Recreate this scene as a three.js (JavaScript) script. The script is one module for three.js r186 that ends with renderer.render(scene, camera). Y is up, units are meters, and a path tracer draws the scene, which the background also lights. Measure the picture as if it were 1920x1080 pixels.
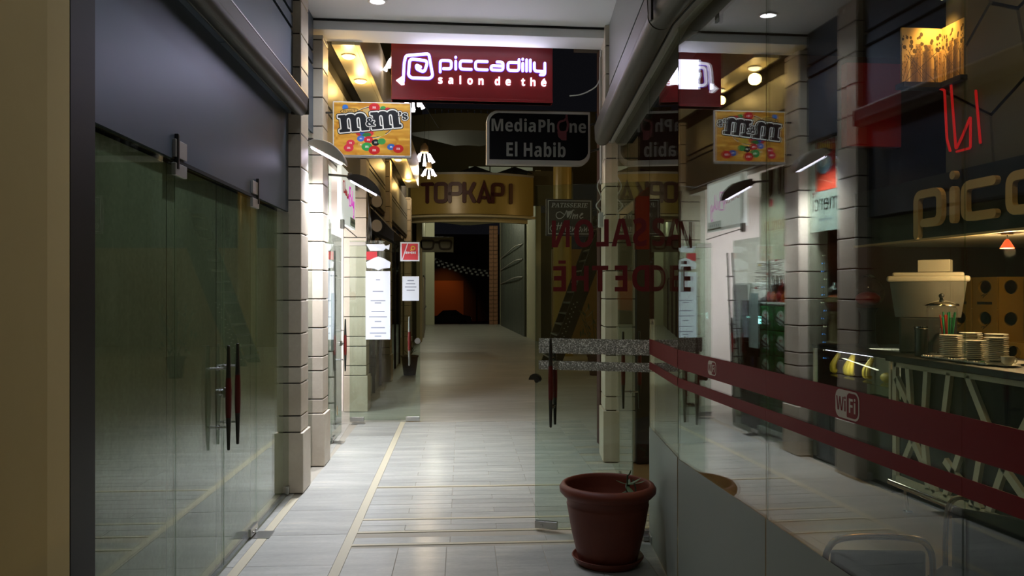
import * as THREE from 'three';
import { mergeGeometries } from 'three/addons/utils/BufferGeometryUtils.js';
import { RoundedBoxGeometry } from 'three/addons/geometries/RoundedBoxGeometry.js';
import { TextGeometry } from 'three/addons/geometries/TextGeometry.js';
import { FontLoader } from 'three/addons/loaders/FontLoader.js';
import { RectAreaLightUniformsLib } from 'three/addons/lights/RectAreaLightUniformsLib.js';

// ---------------------------------------------------------------- camera, sky, exposure
RectAreaLightUniformsLib.init();
const scene = new THREE.Scene();
scene.background = new THREE.Color().setRGB(0.0035, 0.0035, 0.0045);       // night sky over the open courtyard
const renderer = new THREE.WebGLRenderer({ antialias: true });
renderer.toneMapping = THREE.LinearToneMapping;
renderer.toneMappingExposure = 1.0;
renderer.shadowMap.enabled = true;
const camera = new THREE.PerspectiveCamera(2 * Math.atan(540 / 1500) * 180 / Math.PI, 16 / 9, 0.05, 300);
camera.position.set(0, 1.6, 0);
camera.rotation.y = -Math.atan(0.1);
camera.setViewOffset(1920, 1080, 0, -8, 1920, 1080);

// light strengths, all in one place
const POWER = {
  ceiling: 7, ceilingNear: 2.3, shopLamp: 27, shopRoom: 75, redSign: 4.6, gallery: 0.6, courtyard: 9, passage: 9,
  festive: 1.6, cafePendant: 4.2, cafeRoom: 3.4, cafeMural: 3, caseStrip: 30, street: 34,
};

// ---------------------------------------------------------------- helpers
let seed = 20240611;
const rnd = () => { seed = (seed * 1664525 + 1013904223) >>> 0; return seed / 4294967296; };
const between = (a, b) => a + (b - a) * rnd();
const PI = Math.PI;
const V = (x, y, z) => new THREE.Vector3(x, y, z);

const taken = {};
function numbered(name) { const n = taken[name] = (taken[name] ?? -1) + 1; return n ? `${name}_${String(n).padStart(3, '0')}` : name; }

// uv in metres, by the face's main direction
function metreUV(g, du = 0, dv = 0) {
  const p = g.attributes.position, n = g.attributes.normal, uv = new Float32Array(p.count * 2);
  for (let i = 0; i < p.count; i++) {
    const ax = Math.abs(n.getX(i)), ay = Math.abs(n.getY(i)), az = Math.abs(n.getZ(i));
    let u, v;
    if (ay >= ax && ay >= az) { u = p.getX(i); v = p.getZ(i); }
    else if (ax >= az) { u = p.getZ(i); v = p.getY(i); }
    else { u = p.getX(i); v = p.getY(i); }
    uv[2 * i] = u + du; uv[2 * i + 1] = v + dv;
  }
  g.setAttribute('uv', new THREE.BufferAttribute(uv, 2));
  return g;
}
function turnedOver(g) {                                    // mirrored shapes get their faces turned the right way out again
  const o = g.index ? g.toNonIndexed() : g, p = o.attributes.position, t = V(0, 0, 0), u = V(0, 0, 0);
  for (let i = 0; i < p.count; i += 3) { t.fromBufferAttribute(p, i + 1); u.fromBufferAttribute(p, i + 2); p.setXYZ(i + 1, u.x, u.y, u.z); p.setXYZ(i + 2, t.x, t.y, t.z); }
  o.computeVertexNormals(); return o;
}
const plain = g => { const o = g.index ? g.toNonIndexed() : g; for (const k of Object.keys(o.attributes)) if (!['position', 'normal', 'uv'].includes(k)) o.deleteAttribute(k); return o; };
function join(list) { const l = list.flat(Infinity).map(plain); return l.length > 1 ? mergeGeometries(l) : l[0]; }
function mesh(name, geos, material, parent, keepUV = false) {
  const g = join([geos]);
  if (!keepUV) metreUV(g, between(0, 3), between(0, 3));
  const m = new THREE.Mesh(g, material);
  m.castShadow = m.receiveShadow = true;
  m.name = parent && parent !== scene ? name : numbered(name);
  (parent ?? scene).add(m);
  return m;
}
function again(name, source, parent) {                      // another mesh on the same geometry and material
  const m = new THREE.Mesh(source.geometry, source.material);
  m.castShadow = m.receiveShadow = true; m.name = name; parent.add(m); return m;
}
function thing(name, label, category, pos = [0, 0, 0], turn = 0, group) {
  const o = new THREE.Group();
  o.name = numbered(name); o.userData = { label, category };
  if (group) o.userData.group = group;
  o.position.set(...pos); o.rotation.y = turn;
  scene.add(o); return o;
}
function structure(name, label, category, pos = [0, 0, 0], turn = 0) {
  const o = thing(name, label, category, pos, turn); o.userData.kind = 'structure'; return o;
}
function copyOf(root, name, label, pos, turn) {
  const c = root.clone(); c.name = numbered(name); c.userData = { ...root.userData, label };
  c.position.set(...pos); if (turn !== undefined) c.rotation.y = turn; scene.add(c); return c;
}
function part(name, label, m) { m.name = name; if (label) m.userData.label = label; return m; }

const box = (w, h, d, x = 0, y = 0, z = 0) => new THREE.BoxGeometry(w, h, d).translate(x, y, z);
const slab = (x0, x1, y0, y1, z0, z1) => box(x1 - x0, y1 - y0, z1 - z0, (x0 + x1) / 2, (y0 + y1) / 2, (z0 + z1) / 2);
const rbox = (w, h, d, r, x = 0, y = 0, z = 0, seg = 1) => new RoundedBoxGeometry(w, h, d, seg, r).translate(x, y, z);
const cyl = (r0, r1, h, n = 20, x = 0, y = 0, z = 0) => new THREE.CylinderGeometry(r0, r1, h, n).translate(x, y, z);
const ball = (r, x = 0, y = 0, z = 0, n = 16) => new THREE.SphereGeometry(r, n, Math.max(8, n >> 1)).translate(x, y, z);
const lathe = (pts, n = 40) => new THREE.LatheGeometry(pts.map(([r, y]) => new THREE.Vector2(Math.max(r, 1e-4), y)), n);
function rod(a, b, r, n = 8) {
  const A = V(...a), B = V(...b), d = B.clone().sub(A), g = new THREE.CylinderGeometry(r, r, d.length(), n);
  g.applyQuaternion(new THREE.Quaternion().setFromUnitVectors(V(0, 1, 0), d.clone().normalize()));
  return g.translate((A.x + B.x) / 2, (A.y + B.y) / 2, (A.z + B.z) / 2);
}
const tube = (pts, r, n = 40, k = 8, closed = false, tension = 0.5) => new THREE.TubeGeometry(new THREE.CatmullRomCurve3(pts.map(p => V(...p)), closed, 'catmullrom', tension), n, r, k, closed);
function prism(pts, depth, bevel = 0) {                     // outline in x,y pushed out along z, from 0 to depth
  const s = !Array.isArray(pts) ? pts : new THREE.Shape(pts.map(p => new THREE.Vector2(...p)));
  return new THREE.ExtrudeGeometry(s, { depth: depth - 2 * bevel, bevelEnabled: bevel > 0, bevelSize: bevel, bevelThickness: bevel, bevelOffset: -bevel, bevelSegments: 2, curveSegments: 10 }).translate(0, 0, bevel);
}
function roundRect(x0, y0, x1, y1, r) {
  const s = new THREE.Shape(); const [a, b, c, d] = Array.isArray(r) ? r : [r, r, r, r];   // bottom left, bottom right, top right, top left
  s.moveTo(x0 + a, y0); s.lineTo(x1 - b, y0); if (b) s.absarc(x1 - b, y0 + b, b, -PI / 2, 0);
  s.lineTo(x1, y1 - c); if (c) s.absarc(x1 - c, y1 - c, c, 0, PI / 2);
  s.lineTo(x0 + d, y1); if (d) s.absarc(x0 + d, y1 - d, d, PI / 2, PI);
  s.lineTo(x0, y0 + a); if (a) s.absarc(x0 + a, y0 + a, a, PI, 1.5 * PI);
  return s;
}
// letters drawn as strokes of even width: rounded polylines with round ends, pushed out along z
function softened(pts, r, closed = false) {
  const out = [];
  pts.forEach((p, i) => {
    const a = pts[i - 1] ?? (closed ? pts[pts.length - 1] : null), b = pts[i + 1] ?? (closed ? pts[0] : null);
    if (!a || !b || !r) { out.push(p); return; }
    const la = Math.hypot(a[0] - p[0], a[1] - p[1]), lb = Math.hypot(b[0] - p[0], b[1] - p[1]), q = Math.min(r, la * 0.48, lb * 0.48);
    const A = [p[0] + (a[0] - p[0]) * q / la, p[1] + (a[1] - p[1]) * q / la], B = [p[0] + (b[0] - p[0]) * q / lb, p[1] + (b[1] - p[1]) * q / lb];
    for (let k = 0; k <= 5; k++) { const t = k / 5; out.push([(1 - t) ** 2 * A[0] + 2 * t * (1 - t) * p[0] + t * t * B[0], (1 - t) ** 2 * A[1] + 2 * t * (1 - t) * p[1] + t * t * B[1]]); }
  });
  if (closed) out.push(out[0]);
  return out;
}
function ribbon(pts, w, closed) {                           // outline of an even line: both edges, round ends when it is open
  const n = pts.length, h = w / 2, left = [], right = [];
  const dir = (i, j) => { const dx = pts[j][0] - pts[i][0], dy = pts[j][1] - pts[i][1], l = Math.hypot(dx, dy) || 1; return [dx / l, dy / l]; };
  for (let i = 0; i < n; i++) {
    const a = i > 0 ? dir(i - 1, i) : closed ? dir(n - 1, 0) : dir(0, 1), b = i < n - 1 ? dir(i, i + 1) : closed ? dir(n - 1, 0) : dir(n - 2, n - 1);
    let nx = -(a[1] + b[1]), ny = a[0] + b[0]; const l = Math.hypot(nx, ny) || 1; nx /= l; ny /= l;
    const k = h / Math.max(0.45, nx * -a[1] + ny * a[0]);
    left.push([pts[i][0] + nx * k, pts[i][1] + ny * k]); right.push([pts[i][0] - nx * k, pts[i][1] - ny * k]);
  }
  const shape = l => new THREE.Shape(l.map(p => new THREE.Vector2(...p)));
  if (closed) { const area2 = l => l.reduce((t, p, i) => { const q = l[(i + 1) % l.length]; return t + p[0] * q[1] - q[0] * p[1]; }, 0); const [o, i] = Math.abs(area2(left)) > Math.abs(area2(right)) ? [left, right] : [right, left]; const s = shape(o); s.holes.push(new THREE.Path(i.map(p => new THREE.Vector2(...p)))); return s; }
  const cap = (c, d) => { const t = Math.atan2(d[1], d[0]); return [1, 2, 3, 4, 5].map(q => [c[0] + h * Math.cos(t + PI / 2 - q * PI / 6), c[1] + h * Math.sin(t + PI / 2 - q * PI / 6)]); };
  const e = dir(n - 2, n - 1), f = dir(1, 0);
  return shape([...left, ...cap(pts[n - 1], e), ...right.reverse(), ...cap(pts[0], f)]);
}
function strokes(lines, w, depth, r = 0) {
  return lines.map((line, i) => {
    const raw = line.closed ? softened(line.closed, r, true).slice(0, -1) : softened(line, r);
    const pts = raw.filter((p, k) => !k || Math.hypot(p[0] - raw[k - 1][0], p[1] - raw[k - 1][1]) > w * 0.02);
    if (pts.length < 2) return new THREE.CylinderGeometry(w / 2, w / 2, depth, 18).rotateX(PI / 2).translate(pts[0][0], pts[0][1], depth / 2);
    return new THREE.ExtrudeGeometry(ribbon(pts, w, !!line.closed), { depth: depth * (1 - 0.03 * i), bevelEnabled: false });
  });
}
const fonts = {};
for (const k of ['sans_bold', 'sans_regular', 'serif_bold', 'serif_regular']) fonts[k] = await new FontLoader().loadAsync(`fonts/droid/droid_${k}.typeface.json`);
function text(str, size, depth, { font = 'sans_bold', align = 'center', slant = 0, stretch = 1 } = {}) {
  const g = new TextGeometry(str, { font: fonts[font], size, depth, curveSegments: 5 });
  g.computeBoundingBox(); const b = g.boundingBox;
  g.translate(align === 'center' ? -(b.min.x + b.max.x) / 2 : -b.min.x, 0, 0);
  if (stretch !== 1) g.scale(stretch, 1, 1);
  if (slant) { const p = g.attributes.position; for (let i = 0; i < p.count; i++) p.setX(i, p.getX(i) + slant * p.getY(i)); }
  return g;
}

// noise and computed textures
function noise2(x, y, s = 0) {
  const h = (i, j) => { let n = Math.imul(i, 374761393) + Math.imul(j, 668265263) + Math.imul(s, 1442695041); n = Math.imul(n ^ (n >>> 13), 1274126177); return ((n ^ (n >>> 16)) >>> 0) / 4294967296; };
  const i = Math.floor(x), j = Math.floor(y), f = x - i, g = y - j, a = f * f * (3 - 2 * f), b = g * g * (3 - 2 * g);
  return (h(i, j) * (1 - a) + h(i + 1, j) * a) * (1 - b) + (h(i, j + 1) * (1 - a) + h(i + 1, j + 1) * a) * b;
}
function tiled(x, y, px, py, s) {                          // noise that repeats after px, py
  const w = (a, b) => noise2(a, b, s), fx = x / px, fy = y / py;
  return (w(x, y) * (1 - fx) + w(x - px, y) * fx) * (1 - fy) + (w(x, y - py) * (1 - fx) + w(x - px, y - py) * fx) * fy;
}
const fractal = (u, v, nx, ny, oct, s) => { let t = 0, a = 1, m = 0; for (let k = 0; k < oct; k++) { t += a * tiled(u * nx, v * ny, nx, ny, s + k); m += a; a *= 0.55; nx *= 2; ny *= 2; } return t / m; };
function computed(size, metres, fn, color = true) {
  const d = new Uint8Array(size * size * 4);
  for (let j = 0; j < size; j++) for (let i = 0; i < size; i++) {
    const c = fn(i / size, j / size), k = 4 * (j * size + i);
    for (let q = 0; q < 3; q++) d[k + q] = Math.max(0, Math.min(255, Array.isArray(c) ? c[q] : c));
    d[k + 3] = 255;
  }
  const t = new THREE.DataTexture(d, size, size);
  t.wrapS = t.wrapT = THREE.RepeatWrapping; t.magFilter = t.minFilter = THREE.LinearFilter;
  if (color) t.colorSpace = THREE.SRGBColorSpace;
  t.repeat.set(1 / metres, 1 / metres); t.needsUpdate = true; return t;
}
function drawn(w, h, paint) {                              // flat print
  const c = document.createElement('canvas'); c.width = w; c.height = h;
  paint(c.getContext('2d'), w, h);
  const t = new THREE.CanvasTexture(c); t.colorSpace = THREE.SRGBColorSpace; t.magFilter = THREE.LinearFilter; return t;
}
const mix = (a, b, t) => a.map((x, i) => x + (b[i] - x) * t);
const std = o => new THREE.MeshStandardMaterial(o);
const phy = o => new THREE.MeshPhysicalMaterial(o);

// ---------------------------------------------------------------- materials
const T = {};
T.stone = computed(512, 1.1, (u, v) => { const n = fractal(u, v, 5, 5, 5, 11), f = fractal(u, v, 60, 60, 2, 14); return mix([176, 162, 140], [214, 204, 186], n * 1.1 + 0.25 * (f - 0.5)); });
T.plank = computed(1024, 1.5, (u, v) => {
  const s = fractal(u, v, 4, 34, 4, 21), w = fractal(u, v, 3, 9, 3, 27), f = fractal(u, v, 70, 120, 2, 29);
  const k = Math.max(0, Math.min(1, 0.55 * s + 0.6 * w + 0.22 * (f - 0.5) - 0.08));
  const c = mix([134, 136, 130], [207, 207, 198], k); return s > 0.66 ? mix(c, [200, 190, 156], (s - 0.66) * 2.2) : c;
});
T.floorFar = computed(512, 1.5, (u, v) => { const s = fractal(u, v, 4, 34, 4, 23), w = fractal(u, v, 3, 9, 3, 25); return mix([134, 134, 124], [206, 204, 192], 0.6 * s + 0.5 * w); });
T.plankRough = computed(512, 1.5, (u, v) => 100 + 60 * fractal(u, v, 6, 20, 3, 33), false);
T.plaster = computed(512, 2.3, (u, v) => { const n = fractal(u, v, 4, 4, 5, 41); return mix([182, 160, 100], [202, 180, 120], n); });
T.paper = computed(512, 1.6, (u, v) => {
  const n = fractal(u, v, 5, 3, 3, 51), f = fractal(u, v, 110, 110, 2, 55), g = fractal(u, v, 40, 3, 2, 58);
  return mix([138, 138, 110], [206, 206, 172], Math.max(0, Math.min(1, n * 0.9 + 0.55 * (f - 0.5) + 0.3 * (g - 0.5))));
});
T.glitter = computed(512, 0.25, (u, v) => { const n = noise2(u * 64, v * 64, 61), m = noise2(u * 46, v * 46, 62), q = n * 0.6 + m * 0.6; return q > 0.78 ? [252, 250, 236] : mix([96, 94, 80], [206, 202, 182], q); });
T.glitterBump = computed(512, 0.25, (u, v) => 255 * noise2(u * 60, v * 60, 66), false);
T.brick = computed(256, 1.2, (u, v) => mix([120, 84, 60], [160, 118, 90], fractal(u, v, 12, 12, 3, 71)));
T.satin = computed(512, 2.4, (u, v) => { const n = fractal(u, v, 4, 4, 4, 81); return mix([80, 92, 104], [94, 105, 116], n); });
T.clay = computed(256, 0.5, (u, v) => mix([96, 38, 18], [118, 52, 28], fractal(u, v, 6, 6, 4, 91)));
T.soil = computed(256, 0.3, (u, v) => mix([26, 18, 12], [62, 46, 32], fractal(u, v, 20, 20, 3, 95)));
T.cafeFloor = computed(256, 1.3, (u, v) => mix([112, 88, 62], [146, 118, 86], fractal(u, v, 6, 6, 4, 97)));

const M = {
  stone: std({ map: T.stone, roughness: 0.42 }),
  plank: [0.93, 1, 0.88, 0.97].map(k => phy({ map: T.plank, color: new THREE.Color(k, k, k * 0.99), roughness: 1, roughnessMap: T.plankRough, clearcoat: 0.35, clearcoatRoughness: 0.2 })),
  grout: std({ color: 0xa29c8c, roughness: 0.8 }),
  inlay: std({ color: 0xb9b298, roughness: 0.55 }),
  floorFar: phy({ map: T.floorFar, roughness: 0.45, clearcoat: 0.3, clearcoatRoughness: 0.2 }),
  plaster: std({ map: T.plaster, roughness: 0.85 }),
  ceiling: std({ color: 0xe9ebec, roughness: 0.7 }),
  glass: phy({ color: 0xe9f1ec, roughness: 0, transmission: 1, thickness: 0, ior: 1.52 }),
  glassEdge: std({ color: 0x5c7468, roughness: 0.25 }),
  globe: phy({ color: 0xffffff, roughness: 0.02, transmission: 1, thickness: 0, ior: 1.45 }),
  paper: std({ map: T.paper, roughness: 0.8 }),
  satin: std({ map: T.satin, roughness: 0.42, metalness: 0.55 }),
  composite: std({ color: 0x8f918d, roughness: 0.42, metalness: 0.25 }),
  gutter: std({ color: 0x4a473c, roughness: 0.5, metalness: 0.3 }),
  reveal: std({ color: 0x191714, roughness: 0.8 }),
  blackFrame: std({ color: 0x15130f, roughness: 0.5 }),
  steel: std({ color: 0xb8b8b4, roughness: 0.28, metalness: 0.95 }),
  chrome: std({ color: 0xd2d2d0, roughness: 0.12, metalness: 1 }),
  darkSteel: std({ color: 0x54534f, roughness: 0.32, metalness: 0.9 }),
  redwood: phy({ color: 0x5a1713, roughness: 0.35, clearcoat: 0.5, clearcoatRoughness: 0.15 }),
  redFilm: phy({ color: 0x5e0c10, roughness: 0.4 }),
  stripeFilm: phy({ color: 0x6e0a0c, roughness: 0.5, specularIntensity: 0.3 }),
  frost: phy({ color: 0x9aa095, roughness: 0.5, transmission: 0.35, thickness: 0, ior: 1.3 }),
  glitter: std({ map: T.glitter, roughness: 0.4, metalness: 0.1, bumpMap: T.glitterBump, bumpScale: 0.002 }),
  terracotta: std({ map: T.clay, roughness: 0.55 }),
  soil: std({ map: T.soil, roughness: 0.95 }),
  leaf: phy({ color: 0x48603a, roughness: 0.55, transmission: 0.15, thickness: 0 }),
  darkLeaf: std({ color: 0x2e3d20, roughness: 0.6 }),
  redBox: phy({ color: 0x9c1c24, roughness: 0.32, clearcoat: 0.3, clearcoatRoughness: 0.2 }),
  neonWhite: std({ color: 0xffffff, emissive: 0xf6ecff, emissiveIntensity: 1.5 }),
  haloGlow: std({ color: 0x5a3aa0, emissive: 0x7440ff, emissiveIntensity: 0.75 }),  // violet glow round the lit letters, put in as faintly glowing strips
  black: std({ color: 0x0b0b0c, roughness: 0.55 }),
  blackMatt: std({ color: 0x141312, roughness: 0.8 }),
  greyLetter: std({ color: 0x6e6e68, roughness: 0.6 }),
  aluminium: std({ color: 0xb5b3ac, roughness: 0.38, metalness: 0.7 }),
  white: std({ color: 0xe6e4de, roughness: 0.5 }),
  paperWhite: std({ color: 0xe3e8f0, roughness: 0.8 }),
  ink: std({ color: 0x8e94a4, roughness: 0.8 }),
  lampGlow: std({ color: 0xffffff, emissive: 0xe8dcff, emissiveIntensity: 10 }),
  downGlow: std({ color: 0xffffff, emissive: 0xf6f0ff, emissiveIntensity: 10 }),
  warmGlow: std({ color: 0xffffff, emissive: 0xffe6b0, emissiveIntensity: 5 }),
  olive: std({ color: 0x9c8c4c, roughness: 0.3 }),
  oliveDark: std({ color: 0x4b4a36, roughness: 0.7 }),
  cream: phy({ color: 0xd8cca4, roughness: 0.35 }),
  topkapiRed: std({ color: 0x3c1214, roughness: 0.45 }),
  beige: std({ color: 0xb89f74, roughness: 0.55 }),
  counterWhite: std({ color: 0xc9c3ab, roughness: 0.5 }),
  porcelain: phy({ color: 0xece6d6, roughness: 0.25, clearcoat: 0.4 }),
  cafeWall: std({ color: 0x3a1714, roughness: 0.8 }),
  cafeCeiling: std({ color: 0x4a4038, roughness: 0.8 }),
  cafeFloor: phy({ map: T.cafeFloor, roughness: 0.35 }),
  crate: std({ color: 0x86651a, roughness: 0.5 }),
  crateDark: std({ color: 0x1c1710, roughness: 0.7 }),
  plasticWhite: std({ color: 0xa89f8c, roughness: 0.4 }),
  tub: phy({ color: 0x75726a, roughness: 0.35, transmission: 0.35, thickness: 0 }),
  banana: std({ color: 0xd9b032, roughness: 0.5 }),
  orange: std({ color: 0xc0561a, roughness: 0.5 }),
  shopWall: std({ color: 0xe6dcd4, roughness: 0.8 }),
  rope: std({ color: 0x1a1a1a, roughness: 0.7 }),
  cable: std({ color: 0xb7b5ae, roughness: 0.6 }),
  passageWall: std({ color: 0xc6c4a6, roughness: 0.7 }),
  shutter: std({ color: 0x5c635c, roughness: 0.45, metalness: 0.4 }),
};

// ---------------------------------------------------------------- frames of the two facades
const TL = -0.037;                                          // the shop front on one side runs a little askew
const L = (t, y, s) => [-1.375 + t * Math.cos(TL) - s * Math.sin(TL), y, -s * Math.cos(TL) - t * Math.sin(TL)];
const KX = 1.28, KZ = -4.07, TR = -Math.atan(0.12);         // the tea room's glass front turns off here
const R = (t, y, s) => [KX + t * Math.cos(TR) - s * Math.sin(TR), y, KZ - s * Math.cos(TR) - t * Math.sin(TR)];
const CEIL = 4.12, GLASS = 2.235;

// ---------------------------------------------------------------- ceiling lamps and large lights
function spot(color, power, pos, to, angle, radius = 4, penumbra = 0.8) {
  const l = new THREE.SpotLight(color, power, 0, angle, penumbra, 2);
  l.position.set(...pos); l.target.position.set(...to); l.castShadow = true; l.shadow.radius = radius; l.shadow.bias = -0.001;
  scene.add(l, l.target); return l;
}
function point(color, power, pos, radius = 3) {
  const l = new THREE.PointLight(color, power, 0, 2); l.position.set(...pos); l.castShadow = true; l.shadow.radius = radius; l.shadow.bias = -0.001; scene.add(l); return l;
}
function area(color, nits, w, h, pos, to) {
  const l = new THREE.RectAreaLight(color, nits, w, h); l.position.set(...pos); l.lookAt(V(...to)); scene.add(l); return l;
}
function downlight(x, z, power, label, y = CEIL, glow = M.downGlow, tint = 0xeaf1ff) {
  const o = thing('recessed_downlight', label, 'ceiling light', [x, y, z]);
  mesh('trim_ring', lathe([[0.062, 0], [0.085, 0], [0.085, -0.008], [0.066, -0.012], [0.062, -0.004]], 28), M.white, o);
  mesh('bulb', cyl(0.062, 0.062, 0.006, 24, 0, -0.004, 0), glow, o);
  spot(tint, power, [x, y - 0.03, z], [x, 0, z], 1.25, 3);
}
downlight(-0.47, -7.0, POWER.ceiling, 'round white recessed downlight glowing in the ceiling by the end beam');
downlight(-0.35, -4.4, POWER.ceiling, 'round recessed downlight in the middle of the arcade ceiling');
downlight(-0.1, -1.6, POWER.ceilingNear, 'round recessed downlight in the ceiling nearest the plastered pier');

// ---------------------------------------------------------------- floor
{
  const f = structure('floor', 'pale grey stone plank floor with cream inlay strips running down the arcade', 'floor', L(0, 0, 0), TL);
  mesh('screed', slab(-0.02, 2.85, -0.12, -0.004, -10.0, 3.2), M.grout, f);
  const inlay = (t0, t1, s0, s1) => mesh('inlay_strip', slab(t0, t1, -0.004, 0.0003, -s1, -s0), M.inlay, f);
  inlay(0.05, 0.11, 0.5, 6.35); inlay(0.62, 0.68, 0.5, 10.0);
  for (const s of [5.15, 5.42, 5.72, 6.66]) inlay(0.68, 2.78, s, s + 0.035);
  const variants = (w, d, k) => Array.from({ length: k }, (_, i) => metreUV(rbox(w - 0.004, 0.008, d - 0.004, 0.0012, 0, -0.004, 0), between(0, 3), between(0, 3)));
  const lay = (shapes, t, s, y = 0) => {
    const m = new THREE.Mesh(shapes[Math.floor(rnd() * shapes.length)], M.plank[Math.floor(rnd() * M.plank.length)]);
    m.castShadow = m.receiveShadow = true; m.name = 'tile'; m.position.set(t, y + between(-0.0006, 0.0004), -s); f.add(m);
  };
  const wide = variants(0.51, 0.6, 5), tall = variants(0.3, 0.6, 6), long = variants(0.62, 0.125, 10), half = variants(0.31, 0.125, 4), edge = variants(0.05, 0.6, 2);
  for (let s = 0.6; s < 10; s += 0.6) { lay(wide, 0.11 + 0.255, s + 0.3); if (s < 6.3) lay(edge, 0.025, s + 0.3); }
  for (let r = 0, s = 2.1; s < 5.1; s += 0.6, r++) for (let t = 0.68 + 0.15; t < 2.75; t += 0.3) if (s + 0.6 < 5.2) lay(tall, t, s + 0.3);
  const rows = []; for (let s = 5.185; s + 0.125 <= 5.42; s += 0.1175) rows.push([s, 0.1175]);
  let s = 5.46; const stops = [5.72, 6.66, 10.01];
  for (const e of stops) { while (s + 0.126 <= e + 0.01) { rows.push([s, 0.125]); s += 0.125; } s = e + 0.035; }
  rows.forEach(([s0], r) => {
    let t = 0.68; if (r % 3 === 1) { lay(half, t + 0.155, s0 + 0.0625); t += 0.31; }
    for (; t + 0.62 <= 2.81; t += 0.62) lay(long, t + 0.31, s0 + 0.0625);
    if (t + 0.31 <= 2.86) lay(half, t + 0.155, s0 + 0.0625);
  });
  const far = structure('floor', 'long polished floor running on past the shop doors to the far passage', 'floor', [0, 0, 0]);
  mesh('paving', [slab(-5.2, -1.0, -0.1, -0.001, -14, -7.8), slab(-2.5, 9.5, -0.1, 0, -27.5, -9.9).rotateY(0)], M.floorFar, far);
  mesh('yard_paving', slab(1.35, 9.5, -0.1, -0.003, -9.9, -8.45), M.floorFar, far);
  mesh('passage_paving', slab(-1.2, 4.2, -0.1, 0, -40.2, -27.5), M.floorFar, far);
}

// ---------------------------------------------------------------- ceiling and the beam that ends it
{
  const c = structure('ceiling', 'smooth white plaster ceiling over the near part of the arcade', 'ceiling');
  mesh('plasterboard', slab(-1.6, 2.3, CEIL, CEIL + 0.15, -7.5, 2.6), M.ceiling, c);
  const b = structure('trim_1', 'white plaster beam closing the ceiling in front of the open courtyard', 'beam');
  mesh('beam', rbox(3.6, 0.31, 0.36, 0.006, 0.35, 4.02 + 0.155, -7.68).rotateY(0), M.ceiling, b);
  mesh('shadow_joint', slab(-1.2, 1.75, CEIL - 0.02, CEIL - 0.002, -7.499, -7.488), M.reveal, b);
}
{ // end of the arcade behind the viewer and the plastered pier on the near side
  const w = structure('wall_back', 'plain plastered wall closing the arcade behind the viewer', 'wall');
  mesh('plaster', slab(-2.4, 6.6, -0.1, 4.3, 2.6, 2.75), M.plaster, w);
  const p = structure('wall_pier', 'yellowish plastered pier at the near edge of the closed shop', 'wall', [0, 0, 0]);
  mesh('plaster', prism([[-2.4, -2.6], [-1.15, -2.6], [-1.15, 2.53], [-1.2, 2.795], [-2.4, 2.795]], CEIL).rotateX(-PI / 2), M.plaster, p);
}

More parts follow.
